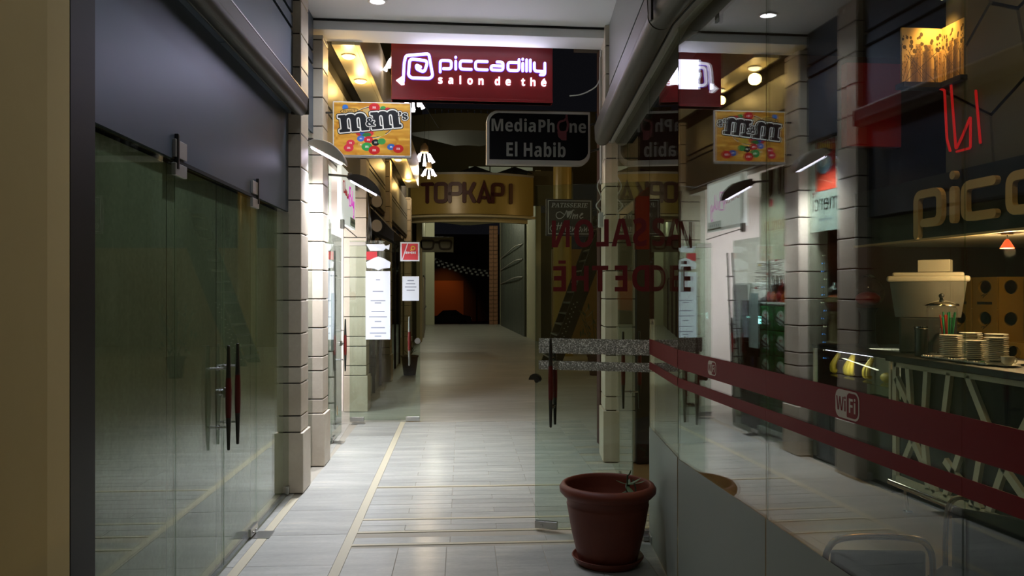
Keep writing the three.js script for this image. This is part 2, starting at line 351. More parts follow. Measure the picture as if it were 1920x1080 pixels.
// ---------------------------------------------------------------- closed shop on the near side
{
  const fr = structure('trim_2', 'tall black metal frame post beside the plastered pier', 'door frame', L(0, 0, 2.9), TL);
  mesh('post', [rbox(0.12, CEIL - 0.01, 0.19, 0.006, 0.01, CEIL / 2, 0.0), rbox(0.06, CEIL - 0.01, 0.06, 0.004, 0.0, CEIL / 2, -0.115)], M.blackFrame, fr);
  mesh('stop_block', rbox(0.02, 0.085, 0.03, 0.003, 0.01, 0.72, -0.16), M.white, fr).userData.label = 'small pale stop block';

  const up = structure('wall_left', 'grey metal cladding with thin dark reveals above the closed shop glass', 'wall', L(0, 0, 0), TL);
  mesh('shutter_panel', slab(-0.03, 0.0, GLASS + 0.004, 3.06, -6.5, -2.9), M.satin, up).userData.label = 'smooth satin steel shutter panel over the glass';
  for (const [y0, y1] of [[3.02, 3.67], [3.70, 3.79], [3.82, CEIL]]) mesh('cladding_panel', [slab(-0.03, 0.035, y0, y1, -4.68, -2.9), slab(-0.03, 0.035, y0, y1, -6.5, -4.69)], M.satin, up);
  mesh('cladding_backing', slab(-0.25, -0.03, GLASS, CEIL, -6.5, -2.9), M.reveal, up);
  for (const [y0, y1] of [[3.06, 3.67], [3.70, 3.79], [3.82, CEIL]]) mesh('cladding_panel', slab(-0.03, 0.012, y0, y1, -7.5, -6.8), M.satin, up);
  mesh('cladding_backing', slab(-0.25, -0.03, 3.06, CEIL, -7.5, -6.8), M.reveal, up);
  // wall over and beyond the lit shop
  for (const [a, b] of [[7.79, 9.3], [9.31, 10.85], [11.2, 14.4], [14.8, 20.3]]) for (const [y0, y1] of [[3.02, 3.4], [3.425, 3.47], [3.5, 3.86]]) mesh('cladding_panel', slab(-0.03, 0.02, y0, y1, -b, -a), M.composite, up);
  mesh('cladding_backing', slab(-0.3, -0.03, 3.0, 5.2, -20.5, -7.5), M.reveal, up);

  const gu = thing('rain_gutter', 'grey half round metal gutter over the closed shop glass', 'gutter', L(0.022, 2.985, 2.9), TL);
  const prof = new THREE.Shape(); prof.moveTo(0.02, 0.14); prof.lineTo(0.02, 0.03); prof.absarc(0.085, 0.06, 0.06, PI * 1.15, PI * 2.05, false); prof.lineTo(0.15, 0.14); prof.lineTo(0.135, 0.14); prof.lineTo(0.13, 0.09); prof.lineTo(0.04, 0.09); prof.lineTo(0.035, 0.14);
  mesh('trough', new THREE.ExtrudeGeometry(prof, { depth: 3.52, bevelEnabled: false }).translate(0, 0, -3.52), M.gutter, gu);
  mesh('rim', [rod([0.145, 0.142, 0], [0.145, 0.142, -3.52], 0.008)], M.steel, gu);
  mesh('end_cap', rbox(0.14, 0.13, 0.012, 0.004, 0.085, 0.075, -3.526), M.gutter, gu);

  const pane = (n, s0, s1, label, y1 = GLASS) => {
    const w = structure(n, label, 'window', L(0, 0, (s0 + s1) / 2), TL);
    mesh('pane', box(0.01, y1 - 0.02, s1 - s0 - 0.006, 0, 0.012 + (y1 - 0.02) / 2, 0), M.glass, w); return w;
  };
  const w1 = pane('window_1', 3.03, 3.977, 'fixed glass pane of the closed shop next to the black post');
  const w2 = pane('window_2', 5.5, 6.49, 'fixed glass pane of the closed shop next to the stone pilaster');
  for (const [w, len] of [[w1, 0.94], [w2, 0.98]]) mesh('dusty_sheet', box(0.004, 2.2, len, -0.04, 1.12, 0), M.paper, w).userData.label = 'mottled dark sheet behind the glass';
  mesh('patch_fitting', [rbox(0.03, 0.06, 0.05, 0.004, 0, 0.04, -0.46)], M.steel, w2);
  doorLeaf('door_1', 'closed glass door leaf of the dark shop nearer the black post', L(0, 0, 4.366), TL, 0.77, { handle: -0.285, lock: false, hinge: 1 });
  doorLeaf('door_2', 'closed glass door leaf of the dark shop nearer the stone pilaster', L(0, 0, 5.13), TL, 0.735, { handle: 0.295, lock: true, hinge: -1 });
  const head = structure('trim_3', 'thin dark header gap over the two glass doors of the dark shop', 'door frame', L(0, GLASS, 4.74), TL);
  mesh('gap', slab(-0.004, 0.0075, -0.012, 0.006, -0.76, 0.76), M.reveal, head);
  for (const z of [0.74, -0.74]) {
    mesh('patch_fitting', [rbox(0.022, 0.085, 0.16, 0.003, 0.004, 0.055, z - 0.08 * Math.sign(z) * 0.4), rbox(0.022, 0.06, 0.16, 0.003, 0.004, -0.045, z - 0.08 * Math.sign(z) * 0.4)], M.aluminium, head);
    mesh('fin_bracket', rbox(0.02, 0.17, 0.02, 0.003, 0.012, 0.04, z + 0.02 * Math.sign(z)), M.darkSteel, head);
  }
}
// a glass door leaf in its own frame: width along z, hung at the end given by hinge, pull bars on both faces
function handleBars(parent, z, y0, y1, faces = [-1, 1], off = 0.062) {
  for (const f of faces) {
    const h = new THREE.Group(); h.name = 'handle'; parent.add(h);
    const len = y1 - y0, x = f * off;
    mesh('bar', [lathe([[0, 0], [0.007, 0], [0.0085, 0.005], [0.0145, len * 0.32], [0.0145, len * 0.68], [0.0085, len - 0.005], [0.007, len], [0, len]], 14).translate(x, y0, z)], M.darkSteel, h);
    mesh('grip', lathe([[0.0148, len * 0.31], [0.0168, len * 0.4], [0.0172, len * 0.5], [0.0168, len * 0.6], [0.0148, len * 0.69]], 14).translate(x, y0, z), M.redwood, h).userData.label = 'dark red wooden grip';
    mesh('standoff', [0.22, 0.78].map(k => [rod([f * 0.005, y0 + len * k, z], [x, y0 + len * k, z], 0.007, 10), cyl(0.014, 0.014, 0.006, 14).rotateZ(PI / 2).translate(f * 0.008, y0 + len * k, z)]), M.chrome, h);
  }
}
function doorLeaf(name, label, pos, turn, width, { handle, lock, hinge, faces }) {
  const d = structure(name, label, 'door', pos, turn);
  mesh('pane', box(0.01, GLASS - 0.03, width - 0.006, 0, 0.012 + (GLASS - 0.03) / 2, 0), M.glass, d);
  if (name !== 'door_4' && name !== 'door_5' && name !== 'door_6' && name !== 'door_3') mesh('dusty_sheet', box(0.004, 2.2, width - 0.004, -0.04, 1.12, 0), M.paper, d).userData.label = 'mottled dark sheet behind the glass';
  handleBars(d, handle, 0.71, 1.3, faces);
  if (lock) mesh('lock', [cyl(0.022, 0.022, 0.05, 18).rotateZ(PI / 2).translate(0.012, 1.02, Math.sign(handle) * (width / 2 - 0.03)), rbox(0.026, 0.06, 0.05, 0.006, 0, 1.02, Math.sign(handle) * (width / 2 - 0.028))], M.chrome, d);
  mesh('patch_fitting', [rbox(0.03, 0.055, 0.17, 0.004, 0, 0.04, hinge * (width / 2 - 0.09)), ball(0.008, 0.016, 0.03, hinge * (width / 2 - 0.06), 8), ball(0.008, 0.016, 0.03, hinge * (width / 2 - 0.12), 8)], M.steel, d);
  mesh('floor_plate', rbox(0.11, 0.004, 0.16, 0.001, 0.07, 0.002, hinge * (width / 2 - 0.08)), M.steel, d);
  return d;
}

// ---------------------------------------------------------------- stone pilasters of the shop side
function pilaster(label, s0, s1, front, depth, height, frame = L, turn = TL, side = 1) {
  const p = structure('pilaster', label, 'pilaster', frame(0, 0, s0), turn), w = s1 - s0;
  const course = [[0, 0.487, 0.018], [0.487, 0.13, 0], [0.617, 0.26, 0], [0.877, 0.13, 0]];
  for (let y = 1.007; y < height - 0.02; y += 0.265) course.push([y, Math.min(0.265, height - y), 0]);
  const shapes = {};
  for (const [y, h, proud] of course) {
    const key = h.toFixed(3) + proud, hh = h - 0.009;
    const g = shapes[key] ??= metreUV(rbox(depth + front + proud, hh, w + 2 * proud * 0.6, 0.006), between(0, 3), between(0, 3));
    const m = new THREE.Mesh(g, M.stone); m.name = 'block'; m.castShadow = m.receiveShadow = true;
    m.position.set(side * ((front + proud - depth) / 2), y + 0.0045 + hh / 2, -w / 2); p.add(m);
  }
  mesh('core', box(depth + front - 0.02, height - 0.01, w - 0.02, side * ((front - depth) / 2 - 0.004), height / 2, -w / 2), M.reveal, p);
  return p;
}
pilaster('grooved stone pilaster between the closed shop and the poster window', 6.5, 6.8, 0.1, 0.2, CEIL);
pilaster('grooved stone pilaster between the poster window and the bright sweet shop', 7.5, 7.79, 0.1, 0.2, 3.97);
pilaster('grooved stone pilaster just behind the open door of the bright shop', 10.86, 11.2, 0.1, 0.2, 3.97);
pilaster('yellow lit stone pilaster past the dark awning window', 14.4, 14.8, 0.1, 0.2, 3.97);
pilaster('last stone pilaster of the row before the curved balcony', 20.1, 20.5, 0.1, 0.2, 3.97);

// ---------------------------------------------------------------- gallery over the far shops
{
  const g = structure('wall_gallery', 'cream soffit and olive fascia of the gallery over the far shops', 'gallery', L(0, 0, 7.86), TL);
  mesh('soffit', slab(0.12, 0.34, 3.99, 4.05, -10.6, 0), M.cream, g);
  mesh('shadow_gap', slab(-0.05, 0.12, 4.03, 4.06, -10.6, 0), M.reveal, g);
  for (let k = 0; k < 4; k++) mesh('fascia_panel', rbox(0.05, 0.62, 2.63, 0.005, 0.365, 4.3, -1.325 - k * 2.65), M.cream, g);
  mesh('recess_strip', slab(-0.05, 0.015, 3.87, 3.985, -10.6, 0), M.reveal, g);
  [8.2, 9.15, 11.8, 14.5, 17.2].forEach((s, k) => {
    const p = L(0.235, 3.99, s);
    domeLamp(p, POWER.gallery, ['recessed gallery light closest to the white beam', 'second recessed gallery light past the white beam', 'recessed gallery light above the dark awning', 'recessed gallery light past the yellow lit pilaster', 'recessed gallery light nearest the curved balcony'][k]);
  });
  function domeLamp(p, power, label) {
    const o = thing('gallery_lamp', label.replace('recessed gallery light', 'small glowing dome lamp on the gallery soffit'), 'ceiling light', p, TL);
    mesh('base', cyl(0.07, 0.07, 0.014, 24, 0, -0.007, 0), M.white, o);
    mesh('dome', lathe([[0.06, -0.014], [0.056, -0.026], [0.035, -0.036], [0, -0.04]], 24), M.warmGlow, o);
    point(0xffcf7c, power, [p[0], p[1] - 0.13, p[2]], 3);
  }
}

// ---------------------------------------------------------------- tea room front: glass wall, doors, gutter, cladding
{
  const F0 = 0.73;                                         // top of the frosted band
  const panel = (n, label, z0, z1) => {
    const w = structure(n, label, 'window', [KX, 0, (z0 + z1) / 2]), len = z0 - z1;
    mesh('pane', box(0.01, 2.98, len - 0.008, 0.005, 1.5, 0), M.glass, w);
    mesh('frosted_band', box(0.0012, F0 - 0.012, len - 0.01, -0.0025, 0.006 + F0 / 2, 0), M.frost, w).userData.label = 'grey frosted film on the lower glass';
    mesh('red_stripe', box(0.0012, 0.098, len - 0.001, -0.0022, 1.251, 0), M.stripeFilm, w).userData.label = 'broad red film stripe';
    mesh('red_stripe', box(0.0012, 0.047, len - 0.001, -0.0022, 1.129, 0), M.stripeFilm, w).userData.label = 'narrow red film stripe';
    return w;
  };
  const a = panel('window_3', 'tea room glass panel with a small wireless sign, up to the bend', -2.965, -4.07);
  const b = panel('window_4', 'tea room glass panel with the large wireless sign on its red stripe', -1.82, -2.965);
  panel('window_5', 'tea room glass panel nearest the viewer', -0.66, -1.82);
  panel('window_6', 'tea room glass panel behind the viewer', 0.6, -0.66);
  wifi(a, -0.04, 1.252, 0.065, 0.03); wifi(b, 0.035, 1.252, 0.088, 0.035);
  function wifi(parent, z, y, h) {                         // pale pill with the two syllables, seen through the glass
    const w = h * 1.62, g = new THREE.Group(); g.name = 'wireless_sign'; g.userData.label = 'pale wireless internet sign on the red stripe';
    g.position.set(-0.0032, y, z); g.rotation.y = -PI / 2; parent.add(g);
    const pale = M.signPale ??= std({ color: 0xb6aa98, roughness: 0.6 });
    mesh('pill', prism(roundRect(-w / 2, -h / 2, w / 2, h / 2, h * 0.3), 0.0004), pale, g);
    mesh('right_half', prism(roundRect(-0.01 * w, -h * 0.43, w * 0.46, h * 0.43, [h * 0.05, h * 0.26, h * 0.26, h * 0.2]), 0.0003).translate(0, 0, 0.0005), M.stripeFilm, g);
    mesh('syllable', text('Wi', h * 0.5, 0.0003, { stretch: 0.82 }).translate(-w * 0.26, -h * 0.25, 0.0005), M.stripeFilm, g);
    mesh('syllable', text('Fi', h * 0.5, 0.0003, { stretch: 0.9 }).translate(w * 0.22, -h * 0.25, 0.0009), pale, g);
  }
  // angled part
  const c = structure('window_7', 'tall angled tea room glass panel beside the open door', 'window', R(0, 0, 0.5), TR);
  mesh('pane', box(0.01, 2.98, 0.97, 0.005, 1.5, 0), M.glass, c);
  mesh('frosted_band', box(0.0012, F0, 0.965, -0.0025, F0 / 2 + 0.004, 0), M.frost, c).userData.label = 'grey frosted film on the lower glass';
  mesh('red_stripe', box(0.0012, 0.098, 0.965, -0.0022, 1.251, 0), M.stripeFilm, c);
  mesh('red_stripe', box(0.0012, 0.047, 0.965, -0.0022, 1.129, 0), M.stripeFilm, c);
  mesh('patch_fitting', [rbox(0.03, 0.05, 0.1, 0.004, 0.005, 0.03, -0.42), rbox(0.05, 0.03, 0.03, 0.004, -0.02, 0.02, -0.47)], M.steel, c);
  const tr = structure('window_8', 'glass transom over the tea room doors', 'window', R(0, 0, 2.17), TR);
  mesh('pane', [box(0.01, 0.7, 1.17, 0.005, 2.64, 0.585), box(0.01, 0.7, 1.15, 0.005, 2.64, -0.585)], M.glass, tr);
  const sd = structure('window_9', 'narrow fixed glass pane beside the slim stone pilaster', 'window', R(0, 0, 3.03), TR);
  mesh('pane', box(0.01, GLASS + 0.04, 0.63, 0.005, 1.14, 0), M.glass, sd);
  doorLeaf('door_3', 'closed glass leaf of the tea room entrance', R(0.005, 0, 2.28), TR, 0.84, { handle: 0.34, lock: false, hinge: -1 });

  // cladding and gutter over the glass
  const up = structure('wall_right', 'dull grey cladding over the tea room glass front', 'wall');
  mesh('cladding_panel', [slab(KX - 0.02, KX + 0.06, 3.0, 3.52, -4.07, 2.6)], M.composite, up);
  mesh('cladding_panel', [slab(KX - 0.02, KX + 0.06, 3.54, CEIL, -4.07, 2.6)], M.composite, up);
  const seg = (s0, s1, y0, y1) => { const g = slab(-0.02, 0.06, y0, y1, -s1, -s0).rotateY(TR); return g.translate(KX, 0, KZ); };
  mesh('cladding_panel', seg(0, 3.35, 3.0, 3.52), M.composite, up);
  mesh('cladding_panel', seg(0, 3.35, 3.54, CEIL), M.composite, up);
  mesh('cladding_backing', [slab(KX + 0.06, KX + 0.2, 3.0, CEIL, -4.07, 2.6), slab(0.06, 0.2, 3.0, CEIL, -3.6, 0).rotateY(TR).translate(KX, 0, KZ)], M.reveal, up);
  const gu = thing('rain_gutter', 'dark olive half round gutter over the tea room glass', 'gutter', [KX, 2.98, KZ]);
  const prof = new THREE.Shape(); prof.moveTo(-0.02, 0.17); prof.lineTo(-0.02, 0.03); prof.absarc(-0.09, 0.06, 0.07, PI * 1.9, PI * 0.95, true); prof.lineTo(-0.165, 0.17); prof.lineTo(-0.15, 0.17); prof.lineTo(-0.145, 0.1); prof.lineTo(-0.04, 0.1); prof.lineTo(-0.035, 0.17);
  mesh('trough', new THREE.ExtrudeGeometry(prof, { depth: 4.6, bevelEnabled: false }), M.gutter, gu);
  mesh('trough', new THREE.ExtrudeGeometry(prof, { depth: 3.3, bevelEnabled: false }).translate(0, 0, -3.3).rotateY(TR), M.gutter, gu);
  mesh('bracket', [box(0.165, 0.012, 0.03, -0.09, 0.125, 0.1), box(0.012, 0.17, 0.03, -0.172, 0.085, 0.1)], M.blackFrame, gu);
}
pilaster('slim grooved stone pilaster at the far end of the tea room front', 3.35, 3.75, 0.06, 0.25, CEIL, R, TR, -1);

// the open leaf, swung out into the arcade
{
  const hx = 1.407, hz = -5.058, ang = Math.atan2(-0.293, -0.717);     // from the hinge towards the free edge
  const d = structure('door_4', 'open glass door of the tea room with dark red lettering and glitter bands', 'door', [hx, 0, hz], 0);
  d.rotation.y = -ang - PI / 2;                            // local -z runs from the hinge to the free edge, local -x faces the viewer
  const W = 0.775;
  const q = v => -W + v;                                   // metres from the free edge
  mesh('pane', box(0.01, 2.3, W - 0.004, 0, 0.018 + 1.15, -W / 2), M.glass, d);
  const F = -0.0062;
  for (const [y0, y1] of [[1.192, 1.292], [1.083, 1.142]]) mesh('glitter_band', slab(-0.0072, -0.0056, y0, y1, q(0.03), -0.004), M.glitter, d).userData.label = 'silver glitter film band';
  const letters = (str, size, mid, span, y) => {
    const g = text(str, size, 0.0008, { font: 'sans_bold' }); g.computeBoundingBox(); const b = g.boundingBox, k = span / (b.max.x - b.min.x);
    g.scale(k, size / (b.max.y - b.min.y), 1).scale(-1, 1, 1); return turnedOver(g).rotateY(-PI / 2).translate(F, y, q(mid));
  };
  mesh('red_lettering', letters('SALON', 0.185, 0.435, 0.63, 1.9), M.redFilm, d).userData.label = 'reversed dark red letters of the upper line';
  mesh('red_lettering', [letters('DE', 0.17, 0.655, 0.225, 1.605), letters('THE', 0.17, 0.315, 0.37, 1.605), slab(F - 0.0008, F, 1.79, 1.812, q(0.165), q(0.215)).rotateX(0)], M.redFilm, d).userData.label = 'reversed dark red letters of the lower line';
  handleBars(d, q(0.125), 0.705, 1.295, [-1, 1]);
  mesh('lock', [new THREE.CylinderGeometry(0.042, 0.042, 0.03, 24, 1, false, 0, PI).rotateZ(PI / 2).rotateX(0).translate(0, 1.01, q(0.003)), cyl(0.016, 0.018, 0.05, 18).rotateZ(PI / 2).translate(-0.012, 1.01, q(0.022))], M.darkSteel, d);
  mesh('patch_fitting', [rbox(0.032, 0.05, 0.155, 0.004, 0, 0.04, q(0.08)), cyl(0.01, 0.012, 0.008, 12).rotateZ(PI / 2).translate(-0.018, 0.035, q(0.05))], M.steel, d);
  mesh('patch_fitting', [rbox(0.032, 0.05, 0.16, 0.004, 0, 0.04, -0.08), rbox(0.06, 0.02, 0.06, 0.003, 0.0, 0.012, 0.02)], M.steel, d);
}

// ---------------------------------------------------------------- poster window between the first two pilasters
{
  const w = structure('window_10', 'narrow shop window with a chocolate poster between two pilasters', 'window', L(0, 0, 7.15), TL);
  mesh('pane', box(0.01, 3.03, 0.69, 0, 1.53, 0), M.glass, w);
  const room = structure('wall_kiosk', 'dark little shop space behind the poster window', 'wall', L(0, 0, 7.11), TL);
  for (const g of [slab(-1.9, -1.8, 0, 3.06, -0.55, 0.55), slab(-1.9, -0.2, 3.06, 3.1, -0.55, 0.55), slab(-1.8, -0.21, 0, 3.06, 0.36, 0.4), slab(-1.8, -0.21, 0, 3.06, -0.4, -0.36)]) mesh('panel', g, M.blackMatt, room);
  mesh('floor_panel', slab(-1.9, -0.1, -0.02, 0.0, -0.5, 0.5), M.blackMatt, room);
  const ps = thing('chocolate_poster', 'tall white poster with a red picture and black lower case word, behind narrow glass', 'poster', L(-0.03, 2.18, 7.22), TL);
  mesh('board', rbox(0.012, 0.86, 0.58, 0.002, 0, 0.43, 0), M.white, ps);
  mesh('picture', box(0.003, 0.47, 0.36, 0.008, 0.62, 0.0), std({ map: drawn(256, 320, (c, W, H) => {
    c.fillStyle = '#b3121a'; c.fillRect(0, 0, W, H); c.fillStyle = '#e2c35a'; for (let k = 0; k < 7; k++) { c.fillRect(70 + k * 22, 14 - (k % 3) * 6, 12, 80); }
    c.fillStyle = '#9fc3d8'; c.beginPath(); c.ellipse(150, 150, 95, 62, 0, 0, 7); c.fill(); c.fillStyle = '#f2f2f2'; c.beginPath(); c.ellipse(145, 140, 50, 28, 0.3, 0, 7); c.fill();
    c.fillStyle = '#f0503a'; c.beginPath(); c.moveTo(0, 200); c.quadraticCurveTo(120, 250, W, 190); c.lineTo(W, H); c.lineTo(0, H); c.fill();
    c.strokeStyle = '#ffd9c8'; c.lineWidth = 3; c.beginPath(); c.moveTo(40, 285); c.quadraticCurveTo(130, 255, 230, 240); c.stroke();
  }), roughness: 0.6 }), ps, true);
  const word = text('merci', 0.15, 0.002, { font: 'sans_regular' }); word.computeBoundingBox();
  word.scale(0.46 / (word.boundingBox.max.x - word.boundingBox.min.x), 1.0, 1).rotateY(PI / 2).translate(0.008, 0.2, 0);
  mesh('word', word, M.black, ps);
  mesh('heart', [prism([[0, -0.022], [0.02, 0.004], [0.012, 0.018], [0, 0.008], [-0.012, 0.018], [-0.02, 0.004]], 0.002).rotateY(PI / 2).translate(0.0085, 0.37, -0.215)], M.redBox, ps);
  mesh('small_print', text('Merci d’être toi', 0.026, 0.001, { font: 'sans_regular', slant: 0.2 }).rotateY(PI / 2).translate(0.008, 0.1, 0.0), M.ink, ps);
  // things in the dark window
  const cab = thing('display_cabinet', 'black cabinet in the dark window under the chocolate poster', 'cabinet', L(-0.18, 0, 7.2), TL);
  mesh('body', rbox(0.22, 1.1, 0.52, 0.01, 0, 0.55, 0), M.black, cab);
  mesh('door', [rbox(0.01, 1.0, 0.24, 0.003, 0.114, 0.55, 0.13), rbox(0.01, 1.0, 0.24, 0.003, 0.114, 0.55, -0.13)], M.blackFrame, cab);
  mesh('red_panel', slab(-0.32, -0.3, 1.12, 2.15, -0.38, 0.3), M.redBox, room);
  for (const [s, l] of [[7.08, 'round glass sweet dispenser on the black cabinet nearer the first pilaster'], [7.33, 'round glass sweet dispenser on the black cabinet nearer the bright shop']]) {
    const g = thing('sweet_dispenser', l, 'dispenser', L(-0.18, 1.1, s), TL, 'sweet dispensers in the poster window');
    mesh('stand', lathe([[0, 0], [0.08, 0], [0.08, 0.02], [0.055, 0.04], [0.055, 0.26], [0.08, 0.29], [0.08, 0.32], [0, 0.32]], 24), M.beige, g);
    mesh('globe', ball(0.11, 0, 0.43, 0, 24), M.globe, g);
    mesh('sweets', ball(0.085, 0, 0.4, 0, 18).translate(0, 0, 0), M.orange, g);
    mesh('band', cyl(0.112, 0.112, 0.045, 24, 0, 0.43, 0), M.beige, g);
    mesh('cap', lathe([[0, 0.6], [0.016, 0.595], [0.018, 0.57], [0.05, 0.55], [0.065, 0.525]], 20), M.chrome, g);
  }
  const fl = thing('fairy_light_string', 'string of tiny blue and white fairy lights hanging in the dark window', 'fairy lights', L(-0.045, 1.7, 7.3), TL);
  mesh('wire', tube([[0, 0.3, 0], [0.005, -0.1, 0.02], [-0.005, -0.5, -0.03], [0, -0.8, 0.01]], 0.002), M.rope, fl);
  for (let k = 0; k < 14; k++) mesh('bulb', ball(0.007, between(-0.004, 0.006), 0.25 - k * 0.075, between(-0.03, 0.03), 8), k % 3 ? (M.blueBulb ??= std({ color: 0x7fb4ff, emissive: 0x4f9bff, emissiveIntensity: 5 })) : (M.paleBulb ??= std({ color: 0xffffff, emissive: 0xfff0c8, emissiveIntensity: 4 })), fl);
}

// ---------------------------------------------------------------- bright sweet shop
{
  const rm = structure('wall_shop', 'white walls and ceiling of the bright sweet shop', 'wall', L(0, 0, 9.35), TL);
  mesh('wall_panel', slab(-3.3, -3.2, 0, 2.95, -1.75, 1.75), M.shopWall, rm);
  mesh('wall_panel', slab(-3.3, -0.22, 0, 2.95, 1.6, 1.75), M.shopWall, rm);
  mesh('wall_panel', slab(-3.3, -0.22, 0, 2.95, -1.75, -1.6), M.shopWall, rm);
  mesh('ceiling_panel', slab(-3.3, -0.03, 2.95, 3.02, -1.75, 1.75), M.shopWall, rm);
  const tl = thing('tube_light', 'glowing white tube light on the ceiling of the sweet shop', 'ceiling light', L(-1.2, 2.93, 9.2), TL);
  mesh('housing', rbox(0.09, 0.03, 1.3, 0.006, 0, 0.0, 0), M.white, tl);
  mesh('tube', cyl(0.016, 0.016, 1.2, 14).rotateX(PI / 2).translate(0, -0.03, 0), M.lampGlow, tl);
  { const p = L(-1.2, 2.86, 9.2), q = L(-1.2, 0, 9.2); area(0xf2f5ff, POWER.shopRoom, 0.5, 1.6, p, q); }

  // glass front: fixed pane, closed leaf, open leaf
  const w = structure('window_11', 'glass pane of the sweet shop with tall drink and sweet posters behind', 'window', L(0, 0, 8.17), TL);
  mesh('pane', box(0.01, 2.9, 0.76, 0, 1.46, -0.02), M.glass, w);
  const d5 = doorLeaf('door_5', 'closed glass leaf of the sweet shop door', L(0, 0, 8.94), TL, 0.7, { handle: -0.24, lock: true, hinge: 1 });
  mesh('door_paper', box(0.001, 0.62, 0.24, -0.007, 1.28, 0.2), M.paperWhite, d5);
  mesh('orange_sticker', box(0.001, 0.1, 0.05, 0.006, 0.3, -0.02), M.beige, d5);
  const p = structure('door_6', 'open glass door of the sweet shop with white menu sheets', 'door', L(0.0, 0, 9.98), TL);
  const W = 0.86;                                          // local x runs out into the arcade
  mesh('pane', box(W, GLASS - 0.03, 0.01, W / 2, 0.015 + GLASS / 2, 0), M.glass, p);
  handleBars2(p, W - 0.13, 0.7, 1.3);
  mesh('lock', [cyl(0.036, 0.036, 0.02, 20).rotateX(PI / 2).translate(W - 0.03, 1.0, 0.012)], M.steel, p);
  mesh('patch_fitting', [rbox(0.17, 0.055, 0.03, 0.004, W - 0.09, 0.04, 0)], M.steel, p);
  mesh('patch_fitting', [rbox(0.17, 0.055, 0.03, 0.004, 0.09, 0.04, 0), rbox(0.2, 0.05, 0.03, 0.004, 0.1, GLASS - 0.04, 0)], M.steel, p);
  mesh('floor_plate', rbox(0.16, 0.004, 0.12, 0.001, 0.12, 0.002, 0.1), M.steel, p);
  const page = (x, y, w_, h_, lines, label, marks = 0) => {
    const g = new THREE.Group(); g.name = 'menu_sheet'; g.userData.label = label; g.position.set(x, y, 0.0062); p.add(g);
    mesh('sheet', box(w_, h_, 0.001), M.paperWhite, g);
    lines.forEach(([yy, ww]) => mesh('text_line', box(ww, 0.012, 0.0006, 0, yy, 0.0007), M.ink, g));
  };
  page(0.345, 1.44, 0.3, 0.84, [[0.33, 0.05], [0.18, 0.13], [0.06, 0.18], [0.03, 0.08], [-0.08, 0.16], [-0.15, 0.22], [-0.21, 0.08], [-0.29, 0.17], [-0.36, 0.2], [-0.4, 0.08]].map(([a, b]) => [a * 0.95, b]), 'long white menu sheet');
  page(0.745, 1.645, 0.205, 0.3, [[0.1, 0.08], [0.06, 0.11], [0.02, 0.14], [-0.02, 0.1]], 'small white notice');
  { // red square sticker with white ribbon letters
    const g = new THREE.Group(); g.name = 'red_sticker'; g.userData.label = 'square red and white sticker'; g.position.set(0.735, 2.1, 0.0062); p.add(g);
    mesh('border', box(0.235, 0.235, 0.001), M.paperWhite, g);
    mesh('field', box(0.2, 0.2, 0.001, 0, 0, 0.0007), std({ color: 0xd23a44, roughness: 0.5 }), g);
    mesh('diagonal', box(0.012, 0.235, 0.0006, 0, 0, 0).rotateZ(-0.32).translate(-0.06, 0.0, 0.0014), M.paperWhite, g);
    mesh('yellow_ring', [new THREE.TorusGeometry(0.022, 0.007, 6, 20).translate(0.04, 0.045, 0.0014), box(0.02, 0.012, 0.001).rotateZ(0.8).translate(0.016, 0.02, 0.0014)], std({ color: 0xe8c23a, roughness: 0.5 }), g);
    mesh('white_word', [...Array(7)].map((_, k) => box(0.015, [0.024, 0.03, 0.024, 0.018, 0.03, 0.024, 0.03][k], 0.0006, -0.06 + k * 0.021, -0.012, 0.0014)), M.paperWhite, g);
  }
  { // bone and flower shaped white cut-outs over the menu
    const white = M.paperWhite;
    const g = new THREE.Group(); g.name = 'white_cutout'; g.userData.label = 'white paper cut-out clouds over the menu sheet'; g.position.set(0.35, 2.02, 0.0062); p.add(g);
    mesh('cloud', prism([[-0.14, -0.12], [-0.15, -0.05], [-0.06, 0.0], [0, 0.02], [0.06, 0.0], [0.15, -0.05], [0.14, -0.12], [0.05, -0.13], [0, -0.15], [-0.05, -0.13]], 0.001), white, g);
    mesh('banner', prism([[-0.15, 0.17], [0.07, 0.17], [0.09, 0.15], [0.14, 0.17], [0.13, 0.1], [0.09, 0.12], [0.06, 0.09], [-0.1, 0.09]], 0.001), white, g);
    mesh('red_field', [box(0.13, 0.1, 0.0008, -0.08, 0.03, -0.001)], std({ color: 0xc8323a, roughness: 0.6 }), g);
  }
}
function handleBars2(parent, x, y0, y1) {                   // pull bars on a leaf that lies across the arcade
  for (const f of [-1, 1]) {
    const h = new THREE.Group(); h.name = 'handle'; parent.add(h); const len = y1 - y0, z = f * 0.062;
    mesh('bar', lathe([[0, 0], [0.007, 0], [0.0085, 0.005], [0.0145, len * 0.32], [0.0145, len * 0.68], [0.0085, len - 0.005], [0.007, len], [0, len]], 14).translate(x, y0, z), M.steel, h);
    mesh('grip', lathe([[0.0148, len * 0.31], [0.0168, len * 0.4], [0.0172, len * 0.5], [0.0168, len * 0.6], [0.0148, len * 0.69]], 14).translate(x, y0, z), M.redwood, h).userData.label = 'dark red wooden grip';
    mesh('standoff', [0.22, 0.78].map(k => rod([x, y0 + len * k, f * 0.005], [x, y0 + len * k, z], 0.007, 10)), M.chrome, h);
  }
}

